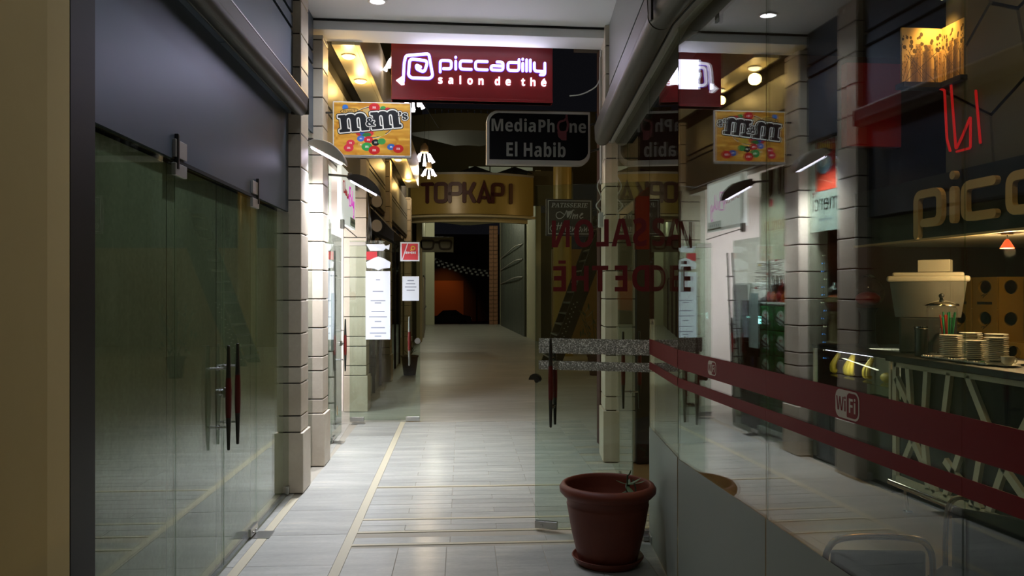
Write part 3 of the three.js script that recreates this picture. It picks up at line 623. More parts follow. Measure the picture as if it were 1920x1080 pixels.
// light boxes, posters and goods of the sweet shop
{
  const sb = thing('shop_signboard', 'white signboard with pink and red script over the sweet shop door', 'sign', L(0.03, 2.36, 9.38), TL);
  mesh('board', rbox(0.05, 0.62, 1.1, 0.006, 0.02, 0.31, 0), std({ color: 0xe6ece6, roughness: 0.5, emissive: 0xe4efe8, emissiveIntensity: 0.55 }), sb);
  area(0xeaf4ee, 0.5, 1.0, 0.55, L(0.09, 2.67, 9.38), L(1, 2.67, 9.38));
  const pink = std({ color: 0xe14ad0, roughness: 0.5, emissive: 0xd02ac0, emissiveIntensity: 0.5 }), red = std({ color: 0xc81e3c, roughness: 0.5 });
  const script = (lines, w, mat, name) => mesh(name, strokes(lines, w, 0.004, 0.03).map(g => g.rotateY(PI / 2).translate(0.046, 0, 0)), mat, sb);
  // script reads from the near end: capital C, loops, then a tall looped B
  script([[[-0.4, 0.46], [-0.46, 0.47], [-0.48, 0.38], [-0.42, 0.33], [-0.37, 0.36]], [[-0.34, 0.48], [-0.35, 0.33], [-0.32, 0.4], [-0.29, 0.33]], [[-0.25, 0.38], [-0.28, 0.34], [-0.23, 0.32], [-0.22, 0.38], [-0.25, 0.39]], [[-0.17, 0.38], [-0.2, 0.34], [-0.15, 0.31]], [[-0.1, 0.36], [-0.13, 0.33], [-0.08, 0.3], [-0.07, 0.36]]], 0.014, red, 'red_script');
  script([[[0.03, 0.46], [0.0, 0.24], [0.04, 0.44], [0.12, 0.47], [0.13, 0.38], [0.04, 0.36], [0.14, 0.35], [0.15, 0.25], [0.02, 0.24]], [[0.2, 0.36], [0.18, 0.28], [0.24, 0.26]], [[0.28, 0.44], [0.26, 0.26], [0.3, 0.33], [0.34, 0.25]], [[0.38, 0.33], [0.36, 0.26], [0.42, 0.26], [0.42, 0.34], [0.4, 0.12], [0.35, 0.15]], [[-0.04, 0.34], [-0.02, 0.3], [0.02, 0.33]]], 0.016, pink, 'pink_script');
  mesh('green_label', box(0.004, 0.1, 0.42, 0.047, 0.07, -0.3), std({ color: 0xc9e6d6, roughness: 0.6 }), sb);
  for (let k = 0; k < 6; k++) mesh('small_letter', box(0.002, 0.03, 0.035, 0.05, 0.07, -0.46 + k * 0.06), M.printGreen ??= std({ color: 0x6d8a80, roughness: 0.7 }), sb);
  mesh('bracket', rbox(0.04, 0.1, 0.07, 0.005, 0.05, -0.02, 0.55), M.darkSteel, sb); mesh('stay_wire', rod([0.05, -0.03, 0.53], [0.07, -0.09, -0.5], 0.006), M.darkSteel, sb);

  const mp = thing('chocolate_poster', 'tall cream and brown chocolate poster in the sweet shop glass', 'poster', L(-0.03, 1.95, 8.25), TL);
  mesh('print', rbox(0.01, 0.98, 0.72, 0.002, 0, 0.49, 0), std({ roughness: 0.55, map: drawn(360, 490, (c, W, H) => {
    c.fillStyle = '#d9c8b2'; c.fillRect(0, 0, W, H); c.fillStyle = '#3c1a18';
    for (const x of [40, 105, 205]) { c.beginPath(); c.moveTo(x, 0); c.lineTo(x + 48, 0); c.lineTo(x + 44, 120); c.quadraticCurveTo(x + 24, 175, x + 4, 120); c.fill(); }
    c.fillStyle = '#a98f78'; for (const x of [55, 120]) { c.beginPath(); c.ellipse(x + 10, 90, 8, 34, 0, 0, 7); c.fill(); }
    c.fillStyle = '#a5141e'; c.beginPath(); c.arc(232, 180, 22, 0, 7); c.fill();
    c.fillStyle = '#9a6a3a'; c.font = '92px serif'; c.save(); c.scale(0.75, 1); c.fillText('merci', 60, 330); c.fillText('m', 330, 330); c.restore();
    c.fillStyle = '#d02818'; c.beginPath(); c.moveTo(30, 400); c.lineTo(60, 370); c.lineTo(66, 400); c.lineTo(84, 420); c.lineTo(44, 430); c.fill();
  }) }), mp, true);
  // beer cartons
  const carton = drawn(256, 192, (c, W, H) => {
    c.fillStyle = '#0d5a2a'; c.fillRect(0, 0, W, H); c.strokeStyle = '#3c8a4a'; c.lineWidth = 9; for (const r of [76, 98, 122]) { c.beginPath(); c.arc(150, 104, r, 2.4, 5.6); c.stroke(); }
    c.fillStyle = '#dfe3d6'; c.beginPath(); c.ellipse(150, 92, 64, 60, 0, 0, 7); c.fill();
    c.fillStyle = '#c41a22'; c.beginPath(); for (let k = 0; k < 10; k++) { const r = k % 2 ? 9 : 22, a = -1.5708 + k * 0.6283; c.lineTo(150 + r * Math.cos(a), 74 + r * Math.sin(a)); } c.fill();
    c.fillStyle = '#10110f'; c.save(); c.translate(150, 124); c.rotate(-0.32); c.fillRect(-80, -22, 170, 44); c.fillStyle = '#e8e8e0'; c.font = 'bold 34px sans-serif'; c.textAlign = 'center'; c.fillText('Heineken', 2, 12); c.restore();
  });
  const cm = std({ map: carton, roughness: 0.5 });
  const words = ['bottom', 'second', 'third', 'fourth', 'top'];
  for (let k = 0; k < 5; k++) for (const z of [0, 1]) {
    const o = thing('beer_carton', `green beer carton, ${words[k]} of the stack ${z ? 'nearer the fridge' : 'nearer the pilaster'} behind the shop glass`, 'carton', L(-0.26, 0.08 + k * 0.275, 8.31 + z * 0.36), TL, 'beer cartons in the sweet shop');
    mesh('box', rbox(0.26, 0.268, 0.345, 0.006, 0, 0.134, 0), M.cartonSide ??= std({ color: 0x1c5a30, roughness: 0.5 }), o);
    mesh('printed_front', box(0.002, 0.262, 0.34, 0.131, 0.134, 0), cm, o, true);
  }
  const pal = thing('pallet', 'low white plinth under the green beer cartons', 'plinth', L(-0.26, 0, 8.49), TL);
  mesh('plinth', [rbox(0.3, 0.05, 0.76, 0.005, 0, 0.05, 0), box(0.28, 0.03, 0.1, 0, 0.015, -0.3), box(0.28, 0.03, 0.1, 0, 0.015, 0.3)], M.white, pal);
  const sh = thing('sweet_shelf', 'shelf of bottles and red sweet packets above the beer cartons', 'shelf', L(-0.3, 1.47, 8.49), TL);
  mesh('board', box(0.3, 0.02, 0.76, 0, 0.01, 0), M.white, sh);
  for (const z of [0.36, -0.36]) mesh('bracket', box(0.25, 0.02, 0.02, 0, -0.01, z), M.steel, sh);
  for (let k = 0; k < 7; k++) {
    const o = thing('bottle', ['dark bottle with a silver cap at the end nearest the pilaster', 'second dark bottle on the sweet shelf', 'third dark bottle on the sweet shelf', 'middle bottle on the sweet shelf', 'fifth bottle on the sweet shelf', 'sixth bottle on the sweet shelf', 'bottle at the fridge end of the sweet shelf'][k], 'bottle', L(-0.26, 1.49, 8.2 + k * 0.095), TL, 'bottles on the sweet shelf');
    mesh('body', lathe([[0, 0], [0.034, 0.002], [0.036, 0.15], [0.014, 0.21], [0.013, 0.26], [0, 0.26]], 16), k % 3 === 1 ? M.redBox : M.black, o);
    mesh('cap', cyl(0.016, 0.016, 0.05, 12, 0, 0.275, 0), M.chrome, o);
  }
  for (let k = 0; k < 5; k++) {
    const o = thing('sweet_packet', `red sweet packet ${['first', 'second', 'third', 'fourth', 'fifth'][k]} from the pilaster in front of the bottles`, 'packet', L(-0.18, 1.49, 8.22 + k * 0.13), TL, 'sweet packets on the shelf');
    mesh('bag', new THREE.SphereGeometry(0.055, 12, 8).scale(0.55, 1, 0.9).translate(0, 0.052, 0), k % 2 ? M.orange : M.redBox, o);
    mesh('crimp', box(0.004, 0.02, 0.07, 0, 0.11, 0), k % 2 ? M.orange : M.redBox, o);
  }
  // drinks fridge and white freezer
  const fr = thing('drinks_fridge', 'black drinks fridge with a blue lit glass door', 'fridge', L(-0.42, 0, 9.17), TL);
  mesh('cabinet', [box(0.5, 1.5, 0.03, 0, 0.75, 0.27), box(0.5, 1.5, 0.03, 0, 0.75, -0.27), box(0.5, 0.12, 0.57, 0, 0.06, 0), box(0.5, 0.18, 0.57, 0, 1.41, 0), box(0.03, 1.5, 0.57, -0.24, 0.75, 0)], M.black, fr);
  mesh('liner', slab(-0.22, -0.2, 0.12, 1.32, -0.25, 0.25), std({ color: 0x7fd0de, roughness: 0.5 }), fr);
  mesh('glass_door', box(0.012, 1.2, 0.5, 0.26, 0.72, 0), M.glass, fr);
  mesh('handle', rbox(0.03, 0.5, 0.03, 0.008, 0.29, 0.8, 0.22), M.black, fr);
  for (const y of [0.4, 0.7, 1.0]) mesh('rack', box(0.4, 0.008, 0.5, 0.02, y, 0), M.steel, fr);
  mesh('lamp', box(0.03, 0.02, 0.4, 0.2, 1.3, 0), std({ color: 0xffffff, emissive: 0xbff4ff, emissiveIntensity: 5 }), fr);
  { const a = L(-0.3, 1.28, 9.17); point(0xaef0ff, 0.35, a, 3); }
  for (let r = 0; r < 3; r++) for (let k = 0; k < 5; k++) {
    const o = thing('soda_can', `${['lower', 'middle', 'upper'][r]} rack soda can, ${['first', 'second', 'third', 'fourth', 'fifth'][k]} from the carton side of the fridge`, 'can', L(-0.28, [0.404, 0.704, 1.004][r], 8.99 + k * 0.09), TL, 'cans in the drinks fridge');
    mesh('body', lathe([[0, 0], [0.026, 0.002], [0.031, 0.012], [0.031, 0.105], [0.026, 0.12], [0, 0.12]], 14), [M.steel, M.redBox, M.blueCan ??= std({ color: 0x2f5fae, roughness: 0.35, metalness: 0.3 })][(r + k) % 3], o);
  }
  const fz = thing('upright_freezer', 'tall white upright freezer beside the drinks fridge', 'freezer', L(-0.62, 0, 9.85), TL);
  mesh('cabinet', rbox(0.55, 1.72, 0.5, 0.015, -0.02, 0.86, 0.02, 2), M.white, fz);
  mesh('door', rbox(0.04, 1.6, 0.47, 0.012, 0.28, 0.9, 0.02), M.white, fz);
  mesh('handle', rbox(0.02, 0.28, 0.02, 0.005, 0.31, 0.9, 0.2), M.black, fz);
  // tinsel tree
  const tr = thing('tinsel_tree', 'narrow tinsel tree with red and green glitter behind the sweet shop glass', 'christmas tree', L(-0.42, 1.5, 9.2), TL);
  mesh('trunk', [cyl(0.012, 0.014, 1.0, 10, 0, 0.5, 0), cyl(0.1, 0.12, 0.04, 20, 0, 0.02, 0)], M.steel, tr);
  const tin = []; for (let k = 0; k < 260; k++) { const y = 0.12 + rnd() * 0.86, r = (1.02 - y) * 0.2, a = rnd() * 6.28; tin.push(box(0.004, 0.004, r + 0.03).translate(0, 0, (r + 0.03) / 2).rotateX(between(-0.3, 0.2)).rotateY(a).translate(0, y, 0)); }
  const fluff = mesh('tinsel', tin, std({ color: 0x9fb0a6, roughness: 0.25, metalness: 0.8 }), tr); fluff.userData.kind = 'stuff';
  for (let k = 0; k < 14; k++) { const y = 0.15 + k * 0.055, r = (1.02 - y) * 0.2, a = k * 2.4; mesh('bauble', ball(0.016, r * Math.cos(a), y, r * Math.sin(a), 10), [M.redBox, M.chrome, M.banana][k % 3], tr); }
  const st = thing('stepladder', 'folded dark metal stepladder leaning inside the sweet shop', 'ladder', L(-0.1, 0, 9.64), TL);
  mesh('rail', [rod([0.0, 0, 0.14], [-0.06, 2.1, -0.2], 0.012), rod([-0.12, 0, 0.14], [-0.12, 2.1, -0.2], 0.012)], M.darkSteel, st);
  for (const y of [0.3, 0.6, 0.9, 1.2, 1.5, 1.8]) mesh('rung', rod([-0.03 * y / 2.1, y, 0.14 - 0.34 * y / 2.1], [-0.12, y, 0.14 - 0.34 * y / 2.1], 0.009), M.darkSteel, st);
}

// floodlamps on arms over the shop front
function signLamp(label, pos, turn, power, hood, reach) {
  const o = thing('sign_lamp', label, 'lamp', pos, turn);
  const s = new THREE.Shape(); s.moveTo(-0.17, 0); s.quadraticCurveTo(-0.15, 0.075, 0, 0.09); s.quadraticCurveTo(0.15, 0.075, 0.19, 0); s.lineTo(-0.17, 0);
  const tip = new THREE.Group(); tip.name = 'head'; tip.rotation.z = -0.5; o.add(tip);
  mesh('hood', new THREE.ExtrudeGeometry(s, { depth: 0.13, bevelEnabled: true, bevelSize: 0.008, bevelThickness: 0.008, bevelSegments: 2, curveSegments: 14 }).translate(0, 0.0, -0.065), hood, tip);
  mesh('tube', rbox(0.3, 0.018, 0.06, 0.008, 0.01, -0.012, 0), M.lampGlow, tip);
  mesh('arm', [rod([-0.12, 0.1, 0], [-reach, 0.12, 0], 0.012), rbox(0.05, 0.07, 0.06, 0.008, -0.13, 0.1, 0)], M.darkSteel, o);
  const d = V(0.0, -0.06, 0).applyEuler(new THREE.Euler(0, turn, 0)).add(V(...pos));
  const to = V(-0.5, -1.4, 0).applyEuler(new THREE.Euler(0, turn, 0)).add(V(...pos));
  spot(0xf0f2ff, power, d.toArray(), to.toArray(), 1.25, 5, 0.6);
}
signLamp('grey hooded floodlamp with a white tube over the poster window', L(0.2, 2.8, 7.08), TL, POWER.shopLamp, M.aluminium, 0.2);
signLamp('black hooded floodlamp with a violet tinged tube between the sweet shop poster and signboard', L(0.37, 2.68, 8.3), TL, POWER.shopLamp * 0.8, M.blackMatt, 0.37);
for (const [y, l] of [[2.83, 'upper small round floodlight on the pilaster behind the open door'], [2.5, 'lower small round floodlight on the pilaster behind the open door']]) {
  const o = thing('round_floodlight', l, 'lamp', L(0.12, y, 11.02), TL, 'round floodlights on the pilaster');
  mesh('body', lathe([[0, -0.06], [0.05, -0.05], [0.085, 0.03], [0.09, 0.05]], 24).rotateZ(-PI / 2).rotateY(-0.9).translate(0.08, 0, 0.02), M.darkSteel, o);
  mesh('lens', cyl(0.082, 0.082, 0.01, 24).rotateZ(-PI / 2).rotateY(-0.9).translate(0.105, 0, 0.055), M.aluminium, o);
  mesh('bracket', [rod([0, 0, 0], [0.07, 0, 0.01], 0.012)], M.darkSteel, o);
}
{
  const a = thing('cable_bundle', 'loose grey cables hanging beside the sweet shop signboard', 'cable', L(0.12, 2.3, 10.9), TL);
  for (let k = 0; k < 4; k++) mesh('cable', tube([[0, 0.7, k * 0.05], [0.03, 0.35, 0.02 + k * 0.06], [0.05 - k * 0.02, 0.05, 0.06], [0.01, -0.05 - 0.05 * k, 0.12 + 0.03 * k]], 0.006, 24, 6), M.darkSteel, a);
}

// ---------------------------------------------------------------- hanging signs
const glyphLines = {                                        // squared tea room lettering, x-height 1, each with its advance
  p: [[[[0, -0.4], [0, 1], [1.35, 1], [1.35, 0], [0.4, 0]]], 1.35], i: [[[[0, 0], [0, 0.92]], [[0, 1.42], [0.001, 1.42]]], 0],
  c: [[[[1.4, 1], [0, 1], [0, 0], [1.4, 0]]], 1.4], a: [[[[0.75, 1], [1.5, 1], [1.5, 0], [0, 0], [0, 0.52], [1.5, 0.52]]], 1.5],
  d: [[[[1.4, 1.35], [1.4, 0], [0, 0], [0, 1], [1.4, 1]]], 1.4], l: [[[[0, 0], [0, 1.35]]], 0], y: [[[[0, 1], [0, 0], [1.3, 0]], [[1.3, 1], [1.3, -0.42], [0.75, -0.42]]], 1.3],
};
{
  const o = thing('tea_room_sign', 'red box sign with glowing white spiral and lettering hung under the beam', 'sign', [0.405, 3.505, -7.97], 0);
  mesh('case', rbox(1.61, 0.58, 0.12, 0.008, 0, 0.29, -0.06), M.redBox, o);
  mesh('lower_edge', rbox(1.612, 0.025, 0.13, 0.004, 0, 0.0125, -0.058), M.redBox, o);
  for (const x of [-0.72, 0.72]) mesh('hanger', rod([x, 0.57, -0.02], [x, 0.57, 0.115], 0.008), M.steel, o);
  mesh('clamp', box(0.05, 0.05, 0.03, -0.46, 0.6, -0.04), M.aluminium, o);
  const k = 0.000948, X = x => (x - 940) * k, Y = y => 0.29 + (385 - y) * k, P = l => l.map(([x, y]) => [X(x), Y(y)]);
  const spiral = [P([[215, 500], [225, 310], [243, 236], [480, 212], [520, 440], [490, 468], [300, 468], [268, 440], [280, 290], [305, 270], [450, 285], [462, 310], [440, 385], [418, 400], [352, 372], [350, 330], [395, 352]])];
  const tail = P([[222, 440], [140, 498], [195, 545], [228, 540]]);
  mesh('spiral_emblem', [strokes(spiral, 27 * k, 0.02, 26 * k), prism(tail, 0.02)], M.neonWhite, o);
  mesh('violet_halo', [strokes(spiral, 40 * k, 0.006, 26 * k)], M.haloGlow, o);  // glow of the letters on the red face, drawn as wider emissive strips
  const put = (ch, x, sx) => glyphLines[ch][0].map(l => l.map(([a, b]) => [X(x) + a * sx * k, Y(362) + b * 86 * k]));
  [['p', 598, 86], ['i', 760, 90], ['c', 806, 84], ['c', 967, 88], ['a', 1132, 84], ['d', 1309, 84], ['i', 1466, 90], ['l', 1507, 90], ['l', 1547, 90], ['y', 1590, 86]].forEach(([ch, x, sx]) => {
    mesh('letter', strokes(put(ch, x, sx), 26 * k, 0.02, 30 * k), M.neonWhite, o);
    mesh('violet_halo', strokes(put(ch, x, sx), 38 * k, 0.006, 30 * k), M.haloGlow, o);
  });
  [['s', 600], ['a', 708], ['l', 808], ['o', 910], ['n', 1025], ['d', 1198], ['e', 1312], ['t', 1470], ['h', 1575], ['é', 1690]].forEach(([ch, x]) => {
    const small = [text(ch === 'é' ? 'e' : ch, 82 * k, 0.018).translate(X(x), Y(518), 0)];
    if (ch === 'é') small.push(box(22 * k, 12 * k, 0.018).rotateZ(0.6).translate(X(x) + 2 * k, Y(447), 0.009));
    mesh('small_letter', small, M.neonWhite, o);
  });
  area(0xe6e2ff, POWER.redSign, 1.25, 0.3, [0.48, 3.82, -7.93], [0.48, 3.7, -5]);
}
{ // sweets sign: printed plate in a thin pale frame, standing out from the pilaster
  const o = thing('sweets_sign', 'yellow sweets advertising plate with big black letters on the pilaster', 'sign', [-0.56, 2.865, -7.62], 0);
  mesh('frame', [rbox(0.73, 0.525, 0.03, 0.004, 0, 0.2625, -0.018)], M.white, o);
  mesh('lower_lip', rbox(0.73, 0.022, 0.04, 0.004, 0, 0.011, -0.012), M.aluminium, o);
  const pr = drawn(1024, 736, (c, W, H) => {
    const g = [226, 168, 48];
    for (let y = 0; y < H; y += 4) for (let x = 0; x < W; x += 4) { const n = noise2(x / 170 + 2 * noise2(x / 90, y / 60, 5), y / 36, 3); c.fillStyle = `rgb(${mix([190, 120, 24], [240, 190, 80], n).map(Math.round).join(',')})`; c.fillRect(x, y, 4, 4); }
    const disc = (x, y, r, col, m = true, sq = 0.82) => {
      c.fillStyle = col; c.beginPath(); c.ellipse(x, y, r, r * sq, -0.1, 0, 7); c.fill();
      if (m) { c.fillStyle = '#f6f2ea'; c.font = `bold ${Math.round(r * 0.72)}px serif`; c.textAlign = 'center'; c.fillText('m', x, y + r * 0.2); }
    };
    c.strokeStyle = '#17140f'; c.lineWidth = 10; c.beginPath(); c.ellipse(520, 270, 285, 215, -0.1, 0, 7); c.stroke(); c.strokeStyle = '#f0ead8'; c.lineWidth = 6; c.beginPath(); c.ellipse(520, 270, 292, 222, -0.1, 0, 7); c.stroke();
    disc(540, 62, 74, '#c81a1f'); disc(660, 70, 38, '#3b9a45', false); disc(720, 92, 42, '#c3202a', false); disc(430, 110, 40, '#c8a86a', false);
    disc(340, 425, 50, '#c02a2a', false); disc(400, 420, 56, '#2d56b0', false); disc(470, 425, 60, '#cf3038', false); disc(620, 428, 74, '#c9a83a', false, 0.6); disc(440, 450, 60, '#2f7a3a', false, 0.5);
    disc(360, 505, 52, '#3f6fc4'); disc(462, 520, 62, '#cc2430'); disc(560, 556, 56, '#16181a'); disc(640, 540, 54, '#3f9a4a', false);
    disc(222, 568, 56, '#d93848'); disc(196, 638, 66, '#d62e44'); disc(360, 590, 42, '#d9a04a'); disc(440, 618, 72, '#2f9a48'); disc(540, 665, 76, '#c41c20'); disc(768, 616, 54, '#2f66b8'); disc(864, 640, 72, '#cb2222');
    disc(150, 70, 40, '#3b78c8', false, 1); c.fillStyle = '#d8a850'; c.strokeStyle = '#17140f'; c.lineWidth = 7; c.beginPath(); c.ellipse(205, 118, 118, 34, -0.1, 0, 7); c.fill(); c.stroke();
    c.save(); c.translate(205, 130); c.rotate(-0.1); c.fillStyle = '#17140f'; c.font = 'bold 40px serif'; c.textAlign = 'center'; c.fillText('PEANUT', 0, 2); c.restore();
    const word = (s, x, y, size, sx) => { c.save(); c.translate(x, y); c.rotate(-0.11); c.scale(sx, 1); c.font = `bold ${size}px serif`; c.textAlign = 'center'; c.lineJoin = 'round';
      c.strokeStyle = '#14130f'; c.lineWidth = size > 300 ? 74 : 46; c.strokeText(s, 0, 0); c.strokeStyle = '#eeeae0'; c.lineWidth = size > 300 ? 52 : 30; c.strokeText(s, 0, 0); c.fillStyle = '#15151a'; c.lineWidth = size > 300 ? 18 : 8; c.strokeStyle = '#15151a'; c.strokeText(s, 0, 0); c.fillText(s, 0, 0); c.restore(); };
    word('m', 275, 395, 420, 0.98); word('m', 710, 345, 420, 0.98); word('&', 492, 322, 150, 1.0); word('’s', 938, 225, 160, 1);
  });
  mesh('print', box(0.706, 0.49, 0.004, 0, 0.27, -0.001), std({ map: pr, roughness: 0.45 }), o, true);
  for (const y of [0.1, 0.42]) mesh('bracket', rod([-0.36, y, -0.02], [-0.46, y, -0.02], 0.01), M.darkSteel, o);
}
{ // phone shop sign: two rounded corners, pale rim, grey letters
  const d = 8.2, w = 1.07, h = 0.55;
  const o = thing('phone_shop_sign', 'black phone shop sign with grey letters and pale rim beside the tea room', 'sign', [1.085, 2.9, -8.1], 0);
  const outer = roundRect(-w / 2, 0, w / 2, h, [0.004, 0.12, 0.004, 0.12]), inner = roundRect(-w / 2 + 0.03, 0.05, w / 2 - 0.025, h - 0.028, [0.004, 0.1, 0.004, 0.1]);
  mesh('case', prism(outer, 0.1, 0.006).translate(0, 0, -0.1), M.aluminium, o);
  mesh('face', prism(inner, 0.004).translate(0, 0, 0.0), phy({ color: 0x070709, roughness: 0.9, specularIntensity: 0.25 }), o);
  const put = (str, x0, x1, y, size) => { const g = text(str, size, 0.01, { align: 'left' }); g.computeBoundingBox(); return g.scale((x1 - x0) / (g.boundingBox.max.x - g.boundingBox.min.x), 1, 1).translate(x0, y, 0.002); };
  mesh('upper_line', [put('Media', -0.484, -0.033, 0.336, 0.125), put('Ph', -0.003, 0.161, 0.336, 0.125), put('ne', 0.317, 0.487, 0.336, 0.125)], M.greyLetter, o);
  mesh('lower_line', [put('El', -0.332, -0.221, 0.083, 0.14), put('Habib', -0.155, 0.275, 0.083, 0.14)], M.greyLetter, o);
  mesh('handset_emblem', strokes([[[0.285, 0.51], [0.29, 0.46], [0.302, 0.42], [0.29, 0.35], [0.25, 0.335], [0.205, 0.345], [0.195, 0.4], [0.21, 0.445], [0.26, 0.455], [0.29, 0.49]]], 0.02, 0.01, 0.02).concat([prism([[0.19, 0.345], [0.285, 0.335], [0.285, 0.255], [0.24, 0.255], [0.2, 0.29]], 0.008)]), std({ color: 0x52161e, roughness: 0.6 }), o);
  for (const y of [0.15, 0.42]) mesh('bracket', rod([w / 2 - 0.01, y, -0.05], [w / 2 + 0.16, y, 0.34], 0.012), M.darkSteel, o);
}
{ // pastry shop sign
  const o = thing('pastry_shop_sign', 'dark square pastry shop sign with thin white border seen behind the open door', 'sign', [1.435, 2.19, -8.3], 0); o.scale.setScalar(0.92);
  mesh('board', rbox(0.54, 0.42, 0.04, 0.004, 0, 0.21, 0), std({ color: 0x211a16, roughness: 0.6 }), o);
  const ln = std({ color: 0xa8a196, roughness: 0.7 });
  mesh('border', [box(0.49, 0.008, 0.004, 0, 0.4, 0.022), box(0.49, 0.008, 0.004, 0, 0.024, 0.022), box(0.008, 0.384, 0.004, -0.245, 0.212, 0.022), box(0.008, 0.384, 0.004, 0.245, 0.212, 0.022)], ln, o);
  const t = text('PATISSERIE', 0.05, 0.003, { font: 'serif_bold', slant: 0.2 }); t.computeBoundingBox(); t.scale(0.42 / (t.boundingBox.max.x - t.boundingBox.min.x), 1, 1).translate(-0.005, 0.325, 0.02);
  mesh('upper_line', t, ln, o);
  const sc = (x, y) => [(x - 580) / 1690 * 1.0, 0.4 - (y - 100) / 1690 * 1.0];
  const S = l => l.map(([x, y]) => sc(x, y));
  mesh('script_name', strokes([S([[465, 360], [400, 310], [330, 330], [310, 390], [350, 445], [420, 440], [480, 380], [525, 275], [535, 430], [640, 280], [585, 435]]), S([[665, 275], [640, 280]]), S([[650, 350], [635, 440]]), S([[645, 400], [690, 350], [680, 440]]), S([[685, 400], [740, 350], [725, 440]]), S([[775, 395], [845, 345], [820, 330], [775, 400], [790, 440], [840, 415]])], 0.009, 0.003, 0.016).map(g => g.translate(0, 0, 0.02)), ln, o);
  mesh('script_name', strokes([S([[230, 575], [195, 630], [230, 690]]), S([[365, 525], [335, 660]]), S([[425, 520], [385, 640]]), S([[330, 580], [430, 575]]), S([[450, 610], [440, 690], [500, 600], [500, 690]]), S([[540, 600], [610, 600], [570, 690], [605, 690]]), S([[640, 600], [630, 690], [690, 600], [680, 690]]), S([[735, 600], [710, 695]]), S([[790, 600], [755, 640], [765, 695], [805, 640], [790, 600]]), S([[830, 640], [815, 695]]), S([[870, 600], [860, 690], [915, 610], [905, 690]]), S([[935, 600], [965, 600], [940, 670]])], 0.008, 0.003, 0.01).map(g => g.translate(0, 0, 0.02)), ln, o);
  for (const y of [0.3, 0.1]) mesh('bracket', rod([0.26, y, 0], [0.36, y, 0.57], 0.01), M.darkSteel, o);
}

// ---------------------------------------------------------------- conduits and boxes on the slim pilaster
{
  const o = thing('conduit', 'pale cables and conduit running down the slim pilaster under the beam', 'cable', R(-0.075, 2.1, 3.6), TR);
  mesh('pipe', [rod([0, 0.55, 0], [0, 1.85, 0], 0.012), rod([-0.02, 1.0, 0.12], [-0.02, 1.75, 0.12], 0.008)], M.cable, o);
  mesh('loose_cable', tube([[0, 1.6, 0.05], [-0.05, 1.5, 0.0], [-0.18, 1.44, -0.05], [-0.3, 1.43, -0.08]], 0.006), M.cable, o);
  mesh('loose_cable', tube([[0, 0.62, 0.05], [-0.04, 0.52, 0.06], [0.0, 0.42, 0.02], [-0.05, 0.34, 0.05], [-0.01, 0.28, 0.03]], 0.006), M.cable, o);
  mesh('junction_box', [rbox(0.05, 0.14, 0.1, 0.006, 0, 0.2, 0.02)], M.cable, o);
}

// ---------------------------------------------------------------- terracotta pot by the open door
{
  const o = thing('plant_pot', 'large brown terracotta plastic pot with saucer by the open glass door', 'plant pot', [1.035, 0, -4.66]);
  mesh('saucer', lathe([[0, 0], [0.17, 0], [0.18, 0.004], [0.212, 0.045], [0.208, 0.05], [0.2, 0.047], [0.175, 0.012], [0, 0.012]], 48), M.terracotta, o);
  mesh('body', lathe([[0, 0.014], [0.165, 0.014], [0.172, 0.02], [0.212, 0.18], [0.24, 0.34], [0.243, 0.352], [0.238, 0.358], [0.246, 0.40], [0.262, 0.402], [0.283, 0.425], [0.285, 0.447], [0.272, 0.468], [0.255, 0.474], [0.247, 0.468], [0.243, 0.45], [0.238, 0.4], [0.205, 0.2], [0, 0.2]], 56), M.terracotta, o);
  mesh('soil', lathe([[0, 0.315], [0.1, 0.31], [0.224, 0.3]], 32), M.soil, o);
  mesh('stem', [tube([[0.1, 0.3, 0.02], [0.105, 0.38, 0.025], [0.11, 0.45, 0.03], [0.115, 0.52, 0.02]], 0.005), tube([[0.15, 0.3, 0.03], [0.17, 0.42, 0.0], [0.16, 0.48, -0.03]], 0.005)], M.darkLeaf, o);
  const leaf = (len, w) => { const s = new THREE.Shape(); s.moveTo(0, 0); s.quadraticCurveTo(w, len * 0.45, 0, len); s.quadraticCurveTo(-w, len * 0.45, 0, 0); const g = new THREE.ShapeGeometry(s, 8); const p = g.attributes.position; for (let i = 0; i < p.count; i++) p.setZ(i, -0.35 * p.getY(i) ** 2 / len); g.computeVertexNormals(); return g; };
  for (const [x, y, z, ry, rx, l] of [[0.11, 0.46, 0.03, 0.2, 2.2, 0.1], [0.11, 0.47, 0.03, 1.5, 1.5, 0.09], [0.11, 0.47, 0.03, -1.4, 1.5, 0.09], [0.105, 0.44, 0.03, 2.6, 1.3, 0.08], [0.105, 0.43, 0.03, -0.7, 2.0, 0.08], [0.115, 0.51, 0.02, 0.6, 0.9, 0.05], [0.165, 0.46, -0.02, 1.2, 1.6, 0.07], [0.165, 0.46, -0.02, -1.0, 1.8, 0.07]]) mesh('leaf', leaf(l, l * 0.35).rotateX(rx).rotateY(ry).translate(x, y, z), M.leaf, o);
}
